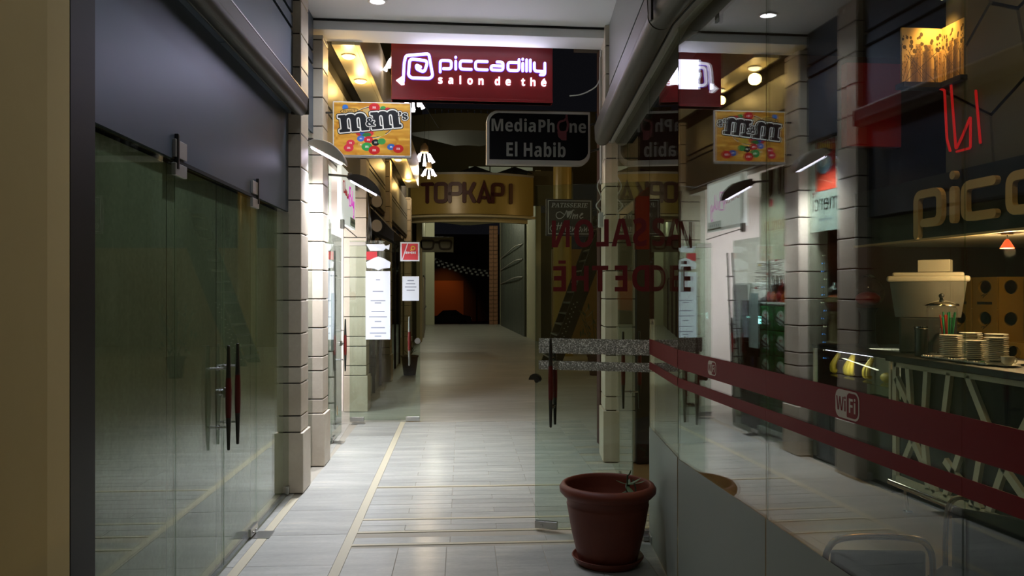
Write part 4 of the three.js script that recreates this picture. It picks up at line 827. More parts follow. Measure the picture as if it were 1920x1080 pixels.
{ // small potted plants along the far side
  const small = (label, pos, k, leaves, spread) => {
    const o = thing('potted_plant', label, 'potted plant', pos);
    mesh('pot', lathe([[0, 0], [0.1 * k, 0], [0.14 * k, 0.3 * k], [0.15 * k, 0.3 * k], [0.15 * k, 0.33 * k], [0.13 * k, 0.33 * k], [0.125 * k, 0.28 * k], [0, 0.28 * k]], 24), std({ color: 0x4a2c20, roughness: 0.6 }), o);
    mesh('stem', [...Array(6)].map((_, i) => rod([0, 0.27 * k, 0], [spread * 0.35 * Math.cos(i), (0.3 + 0.5 * leaves / 40) * k, spread * 0.35 * Math.sin(i)], 0.006)), M.darkLeaf, o);
    for (let i = 0; i < leaves; i++) {
      const a = rnd() * 6.28, t = between(0.5, 1.25), len = between(0.1, 0.2) * k, s = new THREE.Shape(); s.moveTo(0, 0); s.quadraticCurveTo(0.028 * k, len * 0.5, 0, len); s.quadraticCurveTo(-0.028 * k, len * 0.5, 0, 0);
      mesh('leaf', new THREE.ShapeGeometry(s, 5).rotateX(t).rotateY(a).translate(between(-spread, spread) * 0.3, 0.28 * k + rnd() * spread, between(-spread, spread) * 0.3), M.darkLeaf, o);
    }
  };
  small('small square potted plant on the floor past the open sweet shop door', [-0.43, 0, -15.6], 1.15, 22, 0.12);
  small('bushy plant in a reddish pot behind the open tea room door', [3.15, 0, -15.2], 1.2, 60, 0.95);
}

// ---------------------------------------------------------------- dark shop windows past the open door
{
  const w = structure('window_12', 'dark brown shop window under the slanting awning', 'window', L(0, 0, 12.8), TL);
  mesh('pane', box(0.01, 2.9, 3.16, -0.02, 1.46, 0), M.glass, w);
  mesh('mullion', [-1.05, 0, 1.05].map(z => box(0.05, 2.9, 0.05, -0.02, 1.46, z)), std({ color: 0x3a3024, roughness: 0.5 }), w);
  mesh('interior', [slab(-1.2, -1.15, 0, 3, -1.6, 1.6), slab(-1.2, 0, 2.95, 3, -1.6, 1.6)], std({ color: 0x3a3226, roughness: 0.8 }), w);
  const w2 = structure('window_13', 'dark window of the last shop before the balcony', 'window', L(0, 0, 17.45), TL);
  mesh('pane', box(0.01, 2.9, 5.2, -0.02, 1.46, 0), M.glass, w2);
  mesh('mullion', [-1.8, -0.6, 0.6, 1.8].map(z => box(0.05, 2.9, 0.05, -0.02, 1.46, z)), std({ color: 0x3a3024, roughness: 0.5 }), w2);
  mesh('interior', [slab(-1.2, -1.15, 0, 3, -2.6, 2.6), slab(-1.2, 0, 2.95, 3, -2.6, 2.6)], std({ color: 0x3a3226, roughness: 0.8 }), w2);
  const a = thing('awning', 'dark slanting shop awning on the far shop front', 'awning', L(0, 2.5, 12.4), TL);
  mesh('canopy', prism([[0, 0], [0.05, 0], [0.42, -0.18], [0.42, -0.05], [0.05, 0.34], [0, 0.34]], 2.3).rotateY(0).translate(0, 0, -1.15), M.blackMatt, a);
  mesh('valance', slab(0.42, 0.43, -0.2, -0.05, -1.15, 1.15), M.blackMatt, a);
  const e = structure('wall_far', 'olive wall running from the last pilaster to the passage mouth', 'wall');
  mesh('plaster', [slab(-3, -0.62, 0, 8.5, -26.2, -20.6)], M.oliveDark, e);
}

// ---------------------------------------------------------------- festive lamps hung over the courtyard
function festiveLamp(label, pos, k, power, drop) {
  const o = thing('festive_lamp', label, 'pendant lamp', pos);
  mesh('wire', rod([0, 0.1 * k, 0], [0, drop, 0], 0.004), M.rope, o);
  mesh('cap', lathe([[0, 0.14 * k], [0.02 * k, 0.14 * k], [0.06 * k, 0.08 * k], [0.07 * k, 0.0], [0.05 * k, -0.02 * k], [0, -0.02 * k]], 18), M.beige, o);
  const bell = () => lathe([[0.008, 0], [0.014, -0.03], [0.018, -0.1], [0.03, -0.16], [0.026, -0.165], [0, -0.14]].map(([a, b]) => [a * k, b * k]), 14);
  for (let i = 0; i < 5; i++) { const a = i * 1.2566 + 0.3; mesh('bell_shade', bell().rotateZ(0.45).rotateY(a).translate(0.08 * k * Math.cos(a), -0.02 * k, -0.08 * k * Math.sin(a)), M.festiveGlow ??= std({ color: 0xffffff, emissive: 0xfff0ff, emissiveIntensity: 4 }), o); }
  mesh('bell_shade', bell().translate(0, -0.06 * k, 0), M.festiveGlow, o);
  point(0xffe4b8, power, [pos[0], pos[1] - 0.3 * k, pos[2] + 0.05], 5);
}
festiveLamp('festive lamp with drooping white bells just left of the red sign', [-0.44, 4.52, -10.0], 1.0, POWER.festive * 0.012, 1.28);
festiveLamp('festive lamp with glowing bells peeping between the red sign and sweets plate', [-0.35, 5.25, -15.0], 1.3, POWER.festive * 0.7, 0.85);
festiveLamp('large bright festive lamp hanging before the curved balcony', [-0.18, 4.95, -19.2], 1.5, POWER.festive * 2.2, 1.2);
festiveLamp('lower festive lamp hanging closest to the curved balcony lettering', [-0.08, 4.75, -20.4], 1.2, POWER.festive, 1.42);
{
  const o = thing('light_cable', 'thin cable carrying the festive lamps along the courtyard', 'cable', [-0.3, 5.9, -15]);
  mesh('cable', tube([[-0.25, -1.6, 7.13], [-0.14, -0.1, 5], [-0.05, 0.2, 0], [0.12, 0.25, -4.2], [0.22, 0.27, -5.4], [0.5, 0.45, -8.3]], 0.006, 60), M.rope, o);
}

// ---------------------------------------------------------------- curved balcony with raised name, and the building behind
{
  const cx = 1.12, cz = -26.2, Rr = 3.3, half = 0.6;
  const arc = (r, y0, y1, th, mat, name, parent, h = half) => {
    const s = new THREE.Shape(); s.absarc(0, 0, r, -PI / 2 - h, -PI / 2 + h, false); s.absarc(0, 0, r - th, -PI / 2 + h, -PI / 2 - h, true);
    return mesh(name, new THREE.ExtrudeGeometry(s, { depth: y1 - y0, bevelEnabled: false, curveSegments: 40 }).rotateX(-PI / 2).translate(0, y0, 0), mat, parent);
  };
  const b = structure('wall_balcony', 'curved olive yellow balcony front over the far passage', 'balcony', [cx, 0, cz]);
  arc(Rr, 3.85, 5.0, 0.15, M.olive, 'fascia', b);
  arc(Rr + 0.02, 4.98, 5.04, 0.2, M.composite, 'coping', b);
  arc(Rr - 0.1, 3.78, 3.85, 3.0, M.passageWall, 'soffit', b, 0.66);
  arc(Rr - 0.45, 3.66, 3.78, 0.2, M.passageWall, 'lower_ring', b, 0.66);
  arc(Rr - 0.3, 6.3, 6.8, 2.4, M.oliveDark, 'upper_soffit', b, 0.7);
  const nm = thing('balcony_lettering', 'dark red square capitals fixed round the curved balcony front', 'sign', [cx, 4.2, cz]);
  const caps = { T: [[[0, 1], [1, 1]], [[0.5, 1], [0.5, 0]]], O: [{ closed: [[0, 0], [1, 0], [1, 1], [0, 1]] }], P: [[[0, 0], [0, 1], [1, 1], [1, 0.42], [0, 0.42]]], K: [[[0, 0], [0, 1]], [[0, 0.5], [0.5, 0.5], [0.9, 1]], [[0.5, 0.5], [0.9, 0]]], A: [[[0, 0], [0.5, 1], [1, 0]], [[0.46, 0.22], [0.54, 0.22]]], I: [[[0.5, 1], [0.5, 0]]] };
  [...'TOPKAPI'].forEach((ch, i) => {
    const w = 0.31, h = 0.5, a = -0.385 + i * 0.123;
    const g = strokes(caps[ch].map(l => l.closed ? { closed: l.closed.map(([x, y]) => [(x - 0.5) * w, y * h]) } : l.map(([x, y]) => [(x - 0.5) * w, y * h])), 0.105, 0.05, ch === 'O' || ch === 'P' ? 0.1 : 0).map(q => q.rotateY(a).translate((Rr + 0.015) * Math.sin(a), 0, (Rr + 0.015) * Math.cos(a)));
    mesh('letter', g, M.topkapiRed, nm);
  });
  // terrace furniture and lit window above the balcony
  const lw = structure('window_14', 'pale lit window band on the terrace above the curved balcony', 'window', [2.2, 5.05, -25.6]);
  mesh('pane', [-0.7, 0, 0.7].map(x => box(0.66, 0.55, 0.02, x, 0.3, 0)), std({ color: 0xaab39a, roughness: 0.5, emissive: 0x8c9680, emissiveIntensity: 0.25 }), lw);
  for (const [x, l] of [[1.3, 'dark low parasol on the terrace over the middle of the lettering'], [2.5, 'dark low parasol on the terrace over the end of the lettering']]) {
    const o = thing('terrace_parasol', l, 'parasol', [x, 5.0, -24.2]);
    mesh('pole', cyl(0.03, 0.03, 0.3, 10, 0, 0.15, 0), M.blackMatt, o); mesh('canopy', lathe([[0, 0.42], [0.55, 0.22], [0.54, 0.2], [0, 0.36]], 8), M.blackMatt, o);
  }
  const up = structure('wall_upper', 'dark olive upper storey behind the curved balcony', 'wall');
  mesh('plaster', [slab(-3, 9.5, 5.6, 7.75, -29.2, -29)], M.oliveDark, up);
  const rail = thing('slatted_parapet', 'dim row of upright parapet slats on the upper storey', 'parapet', [1.6, 7.75, -28.9]);
  for (let k = 0; k < 26; k++) mesh('slat', rbox(0.2, 0.42, 0.04, 0.006, -1.6 + k * 0.235, 0.21, 0), M.oliveDark, rail);
  mesh('top_rail', box(6.2, 0.05, 0.06, 1.4, 0.44, 0), M.oliveDark, rail);
}

// ---------------------------------------------------------------- far passage to the street
{
  const p = structure('wall_passage', 'pale side walls of the open passage beyond the balcony', 'wall');
  mesh('side_wall', slab(-0.5, -0.32, 0, 5.6, -40, -26), M.passageWall, p);
  mesh('side_wall', slab(3.38, 3.55, 0, 5.6, -40, -26), M.passageWall, p);
  mesh('end_pier', rbox(0.44, 5.4, 0.5, 0.01, -0.1, 2.7, -39.4), M.passageWall, p);
  mesh('header', slab(-3.2, -0.32, 0, 8, -26.5, -26.2), M.oliveDark, p);
  for (const [z, l] of [[-29, 'first dark door on the pale side of the passage'], [-31.5, 'second dark door on the pale side of the passage'], [-34.5, 'third dark door on the pale side of the passage']]) {
    const d = structure('door_passage', l, 'door', [-0.31, 0, z]);
    mesh('leaf', rbox(0.05, 2.1, 0.95, 0.005, 0, 1.05, 0), M.blackMatt, d); mesh('knob', ball(0.03, 0.05, 1.0, 0.38, 10), M.chrome, d);
    mesh('frame', [box(0.06, 2.2, 0.06, 0, 1.1, 0.51), box(0.06, 2.2, 0.06, 0, 1.1, -0.51), box(0.06, 0.06, 1.08, 0, 2.17, 0)], M.aluminium, d);
  }
  const sh = structure('wall_shutter', 'ribbed grey shutter bay with three bowed rails in the passage', 'shutter', [3.35, 0, -33.4]);
  for (let k = 0; k < 12; k++) mesh('rib', rbox(0.06, 5.2, 0.8, 0.02, -0.02, 2.6, -4.8 + k * 0.84), M.shutter, sh);
  for (const y of [2.1, 2.75, 3.3]) mesh('rail', tube([[-0.06, y - 0.1, -5], [-0.12, y - 0.03, -1.5], [-0.16, y + 0.06, 2.6], [-0.06, y + 0.06, 4.4]], 0.025), M.aluminium, sh);
  const bc = structure('pier', 'pale brick pier at the street end of the passage', 'pier', [3.05, 0, -39.8]);
  const bg = metreUV(rbox(0.2, 0.19, 0.2, 0.008)), bm = std({ map: T.brick, roughness: 0.8 });
  for (let r = 0; r < 24; r++) for (let k = 0; k < 2; k++) { const m = new THREE.Mesh(bg, bm); m.name = 'brick'; m.castShadow = m.receiveShadow = true; m.position.set((k - 0.5) * 0.215, 0.1 + r * 0.205, 0); bc.add(m); }
  mesh('mortar', box(0.4, 4.9, 0.16, 0, 2.45, 0), M.reveal, bc);
  const gs = thing('glasses_sign', 'grey optician sign with thick black spectacles over the passage mouth', 'sign', [0.12, 2.9, -26.1]);
  mesh('board', rbox(1.15, 0.5, 0.1, 0.01, 0, 0.25, 0), M.shutter, gs);
  mesh('spectacles', strokes([{ closed: [[-0.45, 0.1], [-0.1, 0.1], [-0.05, 0.38], [-0.48, 0.38]] }, { closed: [[0.14, 0.1], [0.48, 0.1], [0.52, 0.38], [0.1, 0.38]] }, [[-0.07, 0.32], [0.12, 0.32]]], 0.06, 0.05, 0.1).map(g => g.translate(0, 0, 0.05)), M.black, gs);
  mesh('arm', rod([-0.55, 0.3, -0.05], [-0.75, 0.3, -0.05], 0.02), M.darkSteel, gs);
  for (const [z, l] of [[-30, 'added unseen lantern high in the passage nearer the balcony'], [-36, 'added unseen lantern high in the passage nearer the street']]) {  // lamps added out of view above the soffit to light the passage
    const o = thing('added_lantern', l, 'added lamp', [-0.3, 5.35, z]);
    mesh('arm', rod([-0.02, 0, 0], [0.4, 0.06, 0], 0.02), M.blackFrame, o); mesh('globe', ball(0.13, 0.42, -0.08, 0, 18), M.warmGlow, o); mesh('cap', lathe([[0.1, 0.0], [0.06, 0.06], [0, 0.07]], 16).translate(0.42, 0.02, 0), M.blackFrame, o);
    point(0xf4f4dc, POWER.passage, [0.12, 5.27, z], 6);
  }
  // street beyond
  const st = structure('floor_street', 'dark lower street beyond the passage', 'street');
  mesh('asphalt', slab(-14, 18, -1.5, -1.38, -84, -40.3), M.blackMatt, st);
  const hb = structure('wall_street', 'brown house wall lit orange across the street', 'house', [1.5, -1.4, -83]);
  mesh('plaster', box(20, 9, 0.4, 0, 4.5, 0), std({ color: 0x4a3a2c, roughness: 0.9 }), hb);
  mesh('lamplight_patch', box(3.9, 4.2, 0.1, -0.2, 2.1, 0.22), std({ color: 0x8a6244, roughness: 0.9 }), hb);  // paler panel paints the pool of orange lamplight on the house wall
  spot(0xff9a4c, POWER.street, [1.2, 5.5, -79], [1.2, 0.5, -83], 0.6, 6);
  { const o = thing('street_lamp', 'dim street lamp post by the orange lit house', 'street lamp', [4.4, -1.38, -79]);
    mesh('post', cyl(0.06, 0.08, 6.9, 12, 0, 3.45, 0), M.blackMatt, o); mesh('arm', rod([0, 6.9, 0], [-3.2, 7.0, 0], 0.05), M.blackMatt, o); mesh('head', rbox(0.5, 0.12, 0.2, 0.03, -3.2, 6.98, 0), M.blackMatt, o); }
  const car = thing('car', 'dark parked car seen through the far end of the passage', 'car', [1.55, -1.38, -70]);
  mesh('body', prism([[-1.85, 0.3], [-1.9, 0.65], [-1.75, 0.85], [-1.1, 0.92], [-0.6, 1.38], [0.55, 1.42], [1.15, 1.0], [1.8, 0.85], [1.88, 0.4], [1.8, 0.3]], 1.6, 0.06).translate(0, 0, -0.8), M.black, car);
  mesh('side_window', [prism([[-0.9, 0.93], [-0.52, 1.3], [-0.02, 1.33], [-0.02, 0.93]], 0.02).translate(0, 0, 0.8), prism([[0.06, 0.93], [0.06, 1.33], [0.48, 1.34], [0.92, 0.95]], 0.02).translate(0, 0, 0.8)], std({ color: 0x30302c, roughness: 0.1 }), car);
  for (const x of [-1.15, 1.15]) for (const z of [0.72, -0.72]) mesh('wheel', cyl(0.31, 0.31, 0.2, 20).rotateX(PI / 2).translate(x, 0.31, z), M.blackMatt, car);
  mesh('headlamp', [rbox(0.1, 0.12, 0.3, 0.02, -1.84, 0.7, 0.6), rbox(0.1, 0.12, 0.3, 0.02, 1.82, 0.7, 0.6)], M.aluminium, car);
  const bt = thing('bunting', 'string of small dark flags across the street end of the passage', 'bunting', [0.0, 2.5, -39.85]);
  mesh('cord', tube([[0.0, 0.9, 0.18], [1.0, 0.4, 0], [2.0, 0.22, 0], [3.0, 0.22, 0]], 0.012, 40), M.rope, bt);
  for (let k = 0; k < 30; k++) { const t = k / 30, x = 0.15 + t * 2.75, y = 0.82 - 1.0 * t + 0.42 * t * t; mesh('flag', box(0.12, 0.09, 0.005, x, y - 0.08 - (k % 3) * 0.12, between(-0.02, 0.02)), M.flag ??= std({ color: 0x5a5a58, roughness: 0.8 }), bt); }
}

// ---------------------------------------------------------------- courtyard side: column, stair, walls
{
  const w = structure('wall_courtyard', 'dark olive wall and brown wall closing the courtyard side', 'wall');
  mesh('olive_panel', slab(3.4, 4.75, 0, 4.3, -27.2, -27), M.oliveDark, w);
  mesh('olive_panel', slab(2.9, 4.3, 4.25, 5.3, -24.4, -24.2), M.oliveDark, w);
  mesh('brown_panel', slab(3.6, 9.5, 0, 2.9, -24, -23.8), std({ color: 0x7a6236, roughness: 0.8 }), w);
  mesh('end_panel', slab(9.4, 9.6, 0, 8, -29, -8.5), M.oliveDark, w);
  const c = structure('column', 'round olive yellow column in the courtyard behind the open glass door', 'column', [3.28, 0, -20]);
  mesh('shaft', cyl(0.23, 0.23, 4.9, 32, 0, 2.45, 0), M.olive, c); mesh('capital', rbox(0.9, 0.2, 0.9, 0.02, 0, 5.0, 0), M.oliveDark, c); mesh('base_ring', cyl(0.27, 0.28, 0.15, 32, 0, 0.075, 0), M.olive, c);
  const s = thing('stair_flight', 'dark steel stair with studded side rising behind the open glass door', 'stairs', [2.6, 0, -17.6]);
  const run = [1.25, 3.3];                                 // rise goes along x and up
  mesh('stringer', prism([[-0.05, 0.0], [0.25, 0.0], [1.55, 3.4], [1.2, 3.4]], 0.06).translate(0, 0, 0.03), M.blackMatt, s);
  mesh('stringer', prism([[-0.05, 0.0], [0.25, 0.0], [1.55, 3.4], [1.2, 3.4]], 0.06).translate(0, 0, -1.0), M.blackMatt, s);
  for (let k = 0; k < 14; k++) mesh('tread', rbox(0.26, 0.035, 0.98, 0.005, 0.1 + k * 0.096, 0.16 + k * 0.24, -0.45), M.darkSteel, s);
  for (let k = 0; k < 12; k++) for (const o of [0, 1]) mesh('stud', cyl(0.014, 0.014, 0.012, 10).rotateX(PI / 2).translate(0.06 + k * 0.042 + o * 0.08, 0.15 + k * 0.108 + o * 0.04, 0.095), M.aluminium, s);
}
// courtyard lighting: warm lamps on tall posts, added outside the view to light the yard
for (const [x, z, l] of [[8.7, -10.2, 'added warm globe lamp on a post out of view nearer the tea room'], [8.7, -17.5, 'added warm globe lamp on a post out of view nearer the stair']]) {
  const o = thing('added_lamp_post', l, 'lamp post', [x, 0, z]);
  mesh('post', [cyl(0.045, 0.06, 4.2, 14, 0, 2.1, 0), cyl(0.14, 0.16, 0.08, 20, 0, 0.04, 0)], M.blackFrame, o);
  mesh('globe', ball(0.17, 0, 4.35, 0, 20), M.warmGlow, o);
  point(0xffc870, POWER.courtyard, [x, 4.35, z], 8);
}

// ---------------------------------------------------------------- tea room interior
{
  const fl = structure('floor_tea_room', 'brown stone floor inside the tea room', 'floor');
  mesh('paving', slab(1.3, 6.6, -0.1, -0.006, -8.6, 2.6), M.cafeFloor, fl);
  const w = structure('wall_tea_room', 'dark red and brown walls of the tea room', 'wall');
  mesh('back_wall', slab(6.3, 6.45, 0, 4.2, -8.4, 2.6), M.cafeWall, w);
  mesh('end_wall', slab(1.75, 6.45, 0, 4.2, -8.4, -8.25), M.cafeWall, w);
  mesh('red_panel', slab(3.95, 4.5, 3.0, 3.8, -7.4, -7.3), M.redBox, w);
  const bp = thing('banner_post', 'black post with a dark red top panel just inside the open tea room doorway', 'post', [1.96, 0, -7.35]);
  mesh('post', rbox(0.12, 2.0, 0.1, 0.004, 0, 1.0, 0), M.black, bp); mesh('top_panel', rbox(0.13, 0.5, 0.06, 0.004, 0, 2.25, 0), M.stripeFilm, bp); mesh('pale_edge', rbox(0.05, 1.35, 0.06, 0.004, 0.09, 0.675, 0), M.paperWhite, bp);
  const ce = structure('ceiling_tea_room', 'dark ceiling of the tea room', 'ceiling');
  mesh('panel', slab(1.5, 6.45, 4.15, 4.25, -8.4, 2.6), M.cafeCeiling, ce);
  // canopy over the counter
  const cp = structure('wall_canopy', 'black canopy over the counter carrying beige letters', 'canopy', [4.0, 2.035, -4.6]);
  mesh('fascia', slab(0, 0.06, 0, 0.5, -2.65, 3.6), M.black, cp);
  mesh('soffit', slab(0.06, 2.3, 0.0, 0.03, -2.65, 3.6), M.plasticWhite, cp);
  mesh('edge_strip', slab(-0.012, 0.02, -0.012, 0.006, -2.65, 3.6), M.beige, cp);
  const lt = thing('canopy_lettering', 'beige square letters standing on the black canopy over the counter', 'sign', [4.0, 2.16, -6.2]);
  let z = 0;
  for (const [ch, gap] of [['p', 0.16], ['i', 0.13], ['c', 0.16], ['c', 0.16], ['a', 0.16], ['d', 0.16], ['i', 0.13], ['l', 0.13], ['l', 0.13], ['y', 0.16]]) {
    const k = 0.235, g = strokes(glyphLines[ch][0].map(l => l.map(([a, b]) => [a * k * 0.95, b * k])), 0.066, 0.04, 0.07);
    mesh('letter', g.map(q => q.rotateY(-PI / 2).translate(-0.012, 0, z)), M.beige, lt);
    z += glyphLines[ch][1] * k * 0.95 + gap;
  }
  // crazed panel over the canopy: flat stones with dark joints
  const cz = structure('wall_crazed', 'dim stone panel with branching dark joints above the canopy', 'wall', [4.12, 2.56, -6.05]);
  mesh('backing', slab(0.02, 0.08, 0, 1.55, 0, 5), M.blackMatt, cz);
  const pts = []; for (let i = 0; i < 9; i++) for (let j = 0; j < 3; j++) pts.push([0.2 + i * 0.56 + between(-0.16, 0.16) + (j % 2) * 0.25, 0.25 + j * 0.52 + between(-0.14, 0.14)]);
  const stoneMat = std({ color: 0x55534a, roughness: 0.8 });
  pts.forEach((p, i) => {
    let poly = [[0, 0], [5, 0], [5, 1.55], [0, 1.55]];
    pts.forEach((q, j) => {
      if (i === j) return; const mx = (p[0] + q[0]) / 2, my = (p[1] + q[1]) / 2, nx = q[0] - p[0], ny = q[1] - p[1], l = Math.hypot(nx, ny), out = [];
      const side = a => ((a[0] - mx) * nx + (a[1] - my) * ny) / l + 0.014;
      poly.forEach((a, k) => { const b = poly[(k + 1) % poly.length], sa = side(a), sb = side(b); if (sa <= 0) out.push(a); if (sa * sb < 0) { const t = sa / (sa - sb); out.push([a[0] + (b[0] - a[0]) * t, a[1] + (b[1] - a[1]) * t]); } });
      poly = out;
    });
    if (poly.length > 2) mesh('stone', prism(poly, 0.03).rotateY(-PI / 2).translate(0.02, 0, 0), stoneMat, cz);
  });
  // lit mural in the corner with its ledge
  const mu = thing('lit_mural', 'sepia mural of old houses lit by a warm spotlight high in the corner', 'mural', [4.1, 3.29, -6.09]);
  const city = drawn(512, 512, (c, W, H) => {
    c.fillStyle = '#d9bd84'; c.fillRect(0, 0, W, H);
    let q = 7; const r = () => (q = (q * 16807) % 2147483647) / 2147483647;
    for (let k = 0; k < 26; k++) { const x = r() * W, w2 = 30 + r() * 60, h2 = 120 + r() * 260; c.fillStyle = ['#8a6a3a', '#5c4526', '#b08c54', '#3a2c1a'][k % 4]; c.globalAlpha = 0.55; c.fillRect(x, H - h2, w2, h2); c.globalAlpha = 1; c.fillStyle = '#2c2013'; for (let a = 0; a < 5; a++) c.fillRect(x + 6 + (a % 2) * w2 * 0.45, H - h2 + 18 + a * 26, 7, 14); }
    c.strokeStyle = '#2a1e12'; c.lineWidth = 5; for (let k = 0; k < 9; k++) { c.beginPath(); c.moveTo(r() * W, H); c.lineTo(r() * W, H * 0.3 + r() * 120); c.stroke(); }
    c.fillStyle = '#4a3a22'; for (let k = 0; k < 40; k++) { c.beginPath(); c.arc(r() * W, 60 + r() * 160, 6 + r() * 16, 0, 7); c.fill(); }
  });
  const cm = std({ map: city, roughness: 0.6 });
  mesh('end_picture', box(0.34, 0.44, 0.02, -0.17, 0.22, -0.01), cm, mu, true);
  mesh('side_picture', box(0.02, 0.44, 0.27, 0.01, 0.22, 0.135), cm, mu, true);
  mesh('ledge', [slab(-0.36, 0.0, -0.05, -0.01, -0.06, 0.06), slab(-0.05, 0.02, -0.05, -0.01, 0, 0.3)], M.black, mu);
  const sp = thing('picture_spotlight', 'small brass spotlight over the lit mural', 'lamp', [4.0, 4.0, -5.95]);
  mesh('body', cyl(0.03, 0.045, 0.1, 16).rotateZ(-0.3), M.beige, sp); mesh('stem', rod([0, 0.04, 0], [0, 0.16, 0], 0.008), M.beige, sp); mesh('bulb', ball(0.03, 0.012, -0.06, 0, 12), M.warmGlow, sp);
  spot(0xffb860, POWER.cafeMural, [3.98, 3.88, -5.9], [4.05, 3.45, -6.1], 0.75, 2, 0.7);
  const dr = thing('red_drip_light', 'glowing red drips of light hanging below the mural ledge', 'decorative light', [4.09, 2.62, -6.08]);
  const rg = std({ color: 0x701010, emissive: 0xe01c1c, emissiveIntensity: 0.55 });
  for (const pl of [[[0.0, 0.62], [0.05, 0.6], [0.08, 0.2], [0.12, 0.1]], [[0.13, 0.62], [0.19, 0.1], [0.26, 0.18], [0.36, 0.32], [0.36, 0.08], [0.2, 0.08]], [[0.42, 0.5], [0.47, 0.1]], [[0.08, -0.3], [0.13, -0.36]], [[0.22, -0.2], [0.26, -0.34], [0.34, -0.28], [0.38, -0.14]]])
    mesh('drip', strokes([pl], 0.016, 0.012, 0.02).map(g => g.rotateY(-PI / 2)), rg, dr);
  // counter
  const ct = thing('serving_counter', 'black serving counter with a white zigzag front frame', 'counter', [3.6, 0, -5.96]);
  mesh('body', slab(0.06, 0.7, 0.08, 1.06, 0.02, 4.5), M.blackMatt, ct);
  mesh('worktop', rbox(0.78, 0.05, 4.6, 0.008, 0.34, 1.085, 2.28), M.black, ct);
  mesh('plinth', slab(0.1, 0.7, 0, 0.08, 0.02, 4.5), M.black, ct);
  const bar = (a, b, w = 0.05) => { const l = Math.hypot(b[0] - a[0], b[1] - a[1]); return box(0.03, w, l + w * 0.4).rotateX(-Math.atan2(b[1] - a[1], b[0] - a[0])).translate(0.03, (a[1] + b[1]) / 2, (a[0] + b[0]) / 2); };
  const zig = [[[0, 1.05], [0, 0.1]], [[0, 1.04], [4.5, 1.04]], [[0, 0.14], [4.5, 0.14]], [[0.02, 0.92], [0.3, 0.6]], [[0.17, 1.02], [0.21, 0.6]], [[0.4, 1.02], [0.36, 0.56]], [[0.66, 1.02], [0.58, 0.58]], [[0.58, 0.68], [0.8, 0.54]], [[0.8, 0.54], [0.98, 0.66]], [[0.86, 1.02], [1.2, 0.48]], [[1.2, 0.48], [1.52, 1.0]], [[1.3, 0.68], [1.56, 0.48]], [[1.56, 1.02], [1.68, 0.42]], [[0.3, 0.6], [0.12, 0.3]], [[0.2, 0.52], [0.5, 0.16]], [[0.36, 0.56], [0.42, 0.16]], [[0.8, 0.54], [0.62, 0.16]], [[0.62, 0.4], [0.98, 0.16]], [[0.98, 0.5], [0.9, 0.16]], [[1.2, 0.48], [1.06, 0.16]], [[1.2, 0.48], [1.6, 0.16]], [[1.68, 0.42], [1.42, 0.16]]];
  for (let k = 0; k < 3; k++) zig.push([[1.9 + k * 0.8, 1.02], [2.3 + k * 0.8, 0.16]], [[2.3 + k * 0.8, 0.16], [2.6 + k * 0.8, 1.0]]);
  for (const [a, b] of zig) mesh('frame_bar', bar(a, b), M.counterWhite, ct);
  const fr = thing('foot_rail', 'chrome foot rail along the base of the counter', 'rail', [3.42, 0.18, -5.7]);
  mesh('rail', rod([0, 0, 0], [0, 0, 4.2], 0.02, 12), M.chrome, fr); for (const q of [0.2, 1.4, 2.6, 3.8]) mesh('post', [rod([0, 0, q], [0.02, -0.18, q], 0.012), cyl(0.035, 0.035, 0.008, 16, 0.02, -0.176, q)], M.chrome, fr);
  // display case beyond the counter
  const dc = thing('fruit_display_case', 'glass display case with a lit strip and fruit beyond the counter end', 'display case', [3.62, 0, -6.75]);
  mesh('base', slab(0.03, 0.66, 0, 0.62, -0.62, 0.7), M.blackMatt, dc);
  mesh('glass_front', box(0.008, 0.44, 1.3, 0.03, 0.84, 0.04), M.glass, dc);
  mesh('shelf', box(0.62, 0.008, 1.3, 0.35, 0.83, 0.04), M.glass, dc);
  mesh('back', slab(0.64, 0.66, 0.62, 1.06, -0.62, 0.7), M.counterWhite, dc);
  mesh('top', rbox(0.98, 0.03, 1.36, 0.006, 0.51, 1.08, 0.04), M.black, dc);
  mesh('corner_post', [box(0.03, 0.46, 0.03, 0.04, 0.84, -0.6), box(0.03, 0.46, 0.03, 0.04, 0.84, 0.68), box(0.05, 0.46, 0.05, 0.6, 0.84, -0.6)], M.counterWhite, dc);
  mesh('light_strip', box(0.015, 0.01, 0.8, 0.1, 1.058, -0.1), M.lampGlow, dc);
  area(0xfff2d0, POWER.caseStrip, 0.06, 0.9, [3.75, 1.045, -6.8], [3.9, 0.6, -6.8]);
  const hand = (label, pos, n, turn) => {
    const o = thing('banana_bunch', label, 'bananas', pos, turn, 'banana bunches in the display case'); o.scale.setScalar(1.22);
    for (let k = 0; k < n; k++) { const a = (k - (n - 1) / 2) * 0.5; mesh('banana', tube([[0, 0.15, 0], [0.02, 0.12, 0.012], [0.05, 0.07, 0.02], [0.05, 0.025, 0.02], [0.03, 0.018, 0.0]].map(([x, y, z2]) => [x * Math.cos(a), y, x * Math.sin(a) + z2 * 0.2]), 0.017, 16, 8), M.banana, o); }
    mesh('stalk', cyl(0.012, 0.016, 0.03, 10, 0, 0.158, 0), M.counterWhite, o);
  };
  hand('banana bunch at the far end of the display case', [3.82, 0.834, -7.2], 4, 2.6); hand('tall banana bunch in the middle of the display case', [3.82, 0.834, -6.95], 5, 3.1); hand('banana bunch nearest the melon in the display case', [3.84, 0.834, -6.66], 4, 2.9);
  const me = thing('melon', 'yellow oval melon lying in the display case', 'melon', [3.84, 0.834, -6.42]); mesh('fruit', ball(0.05, 0, 0.045, 0, 20).scale(0.9, 0.9, 1.9), M.banana, me); mesh('stalk', rod([0, 0.045, 0.09], [0, 0.05, 0.11], 0.005), M.darkLeaf, me);
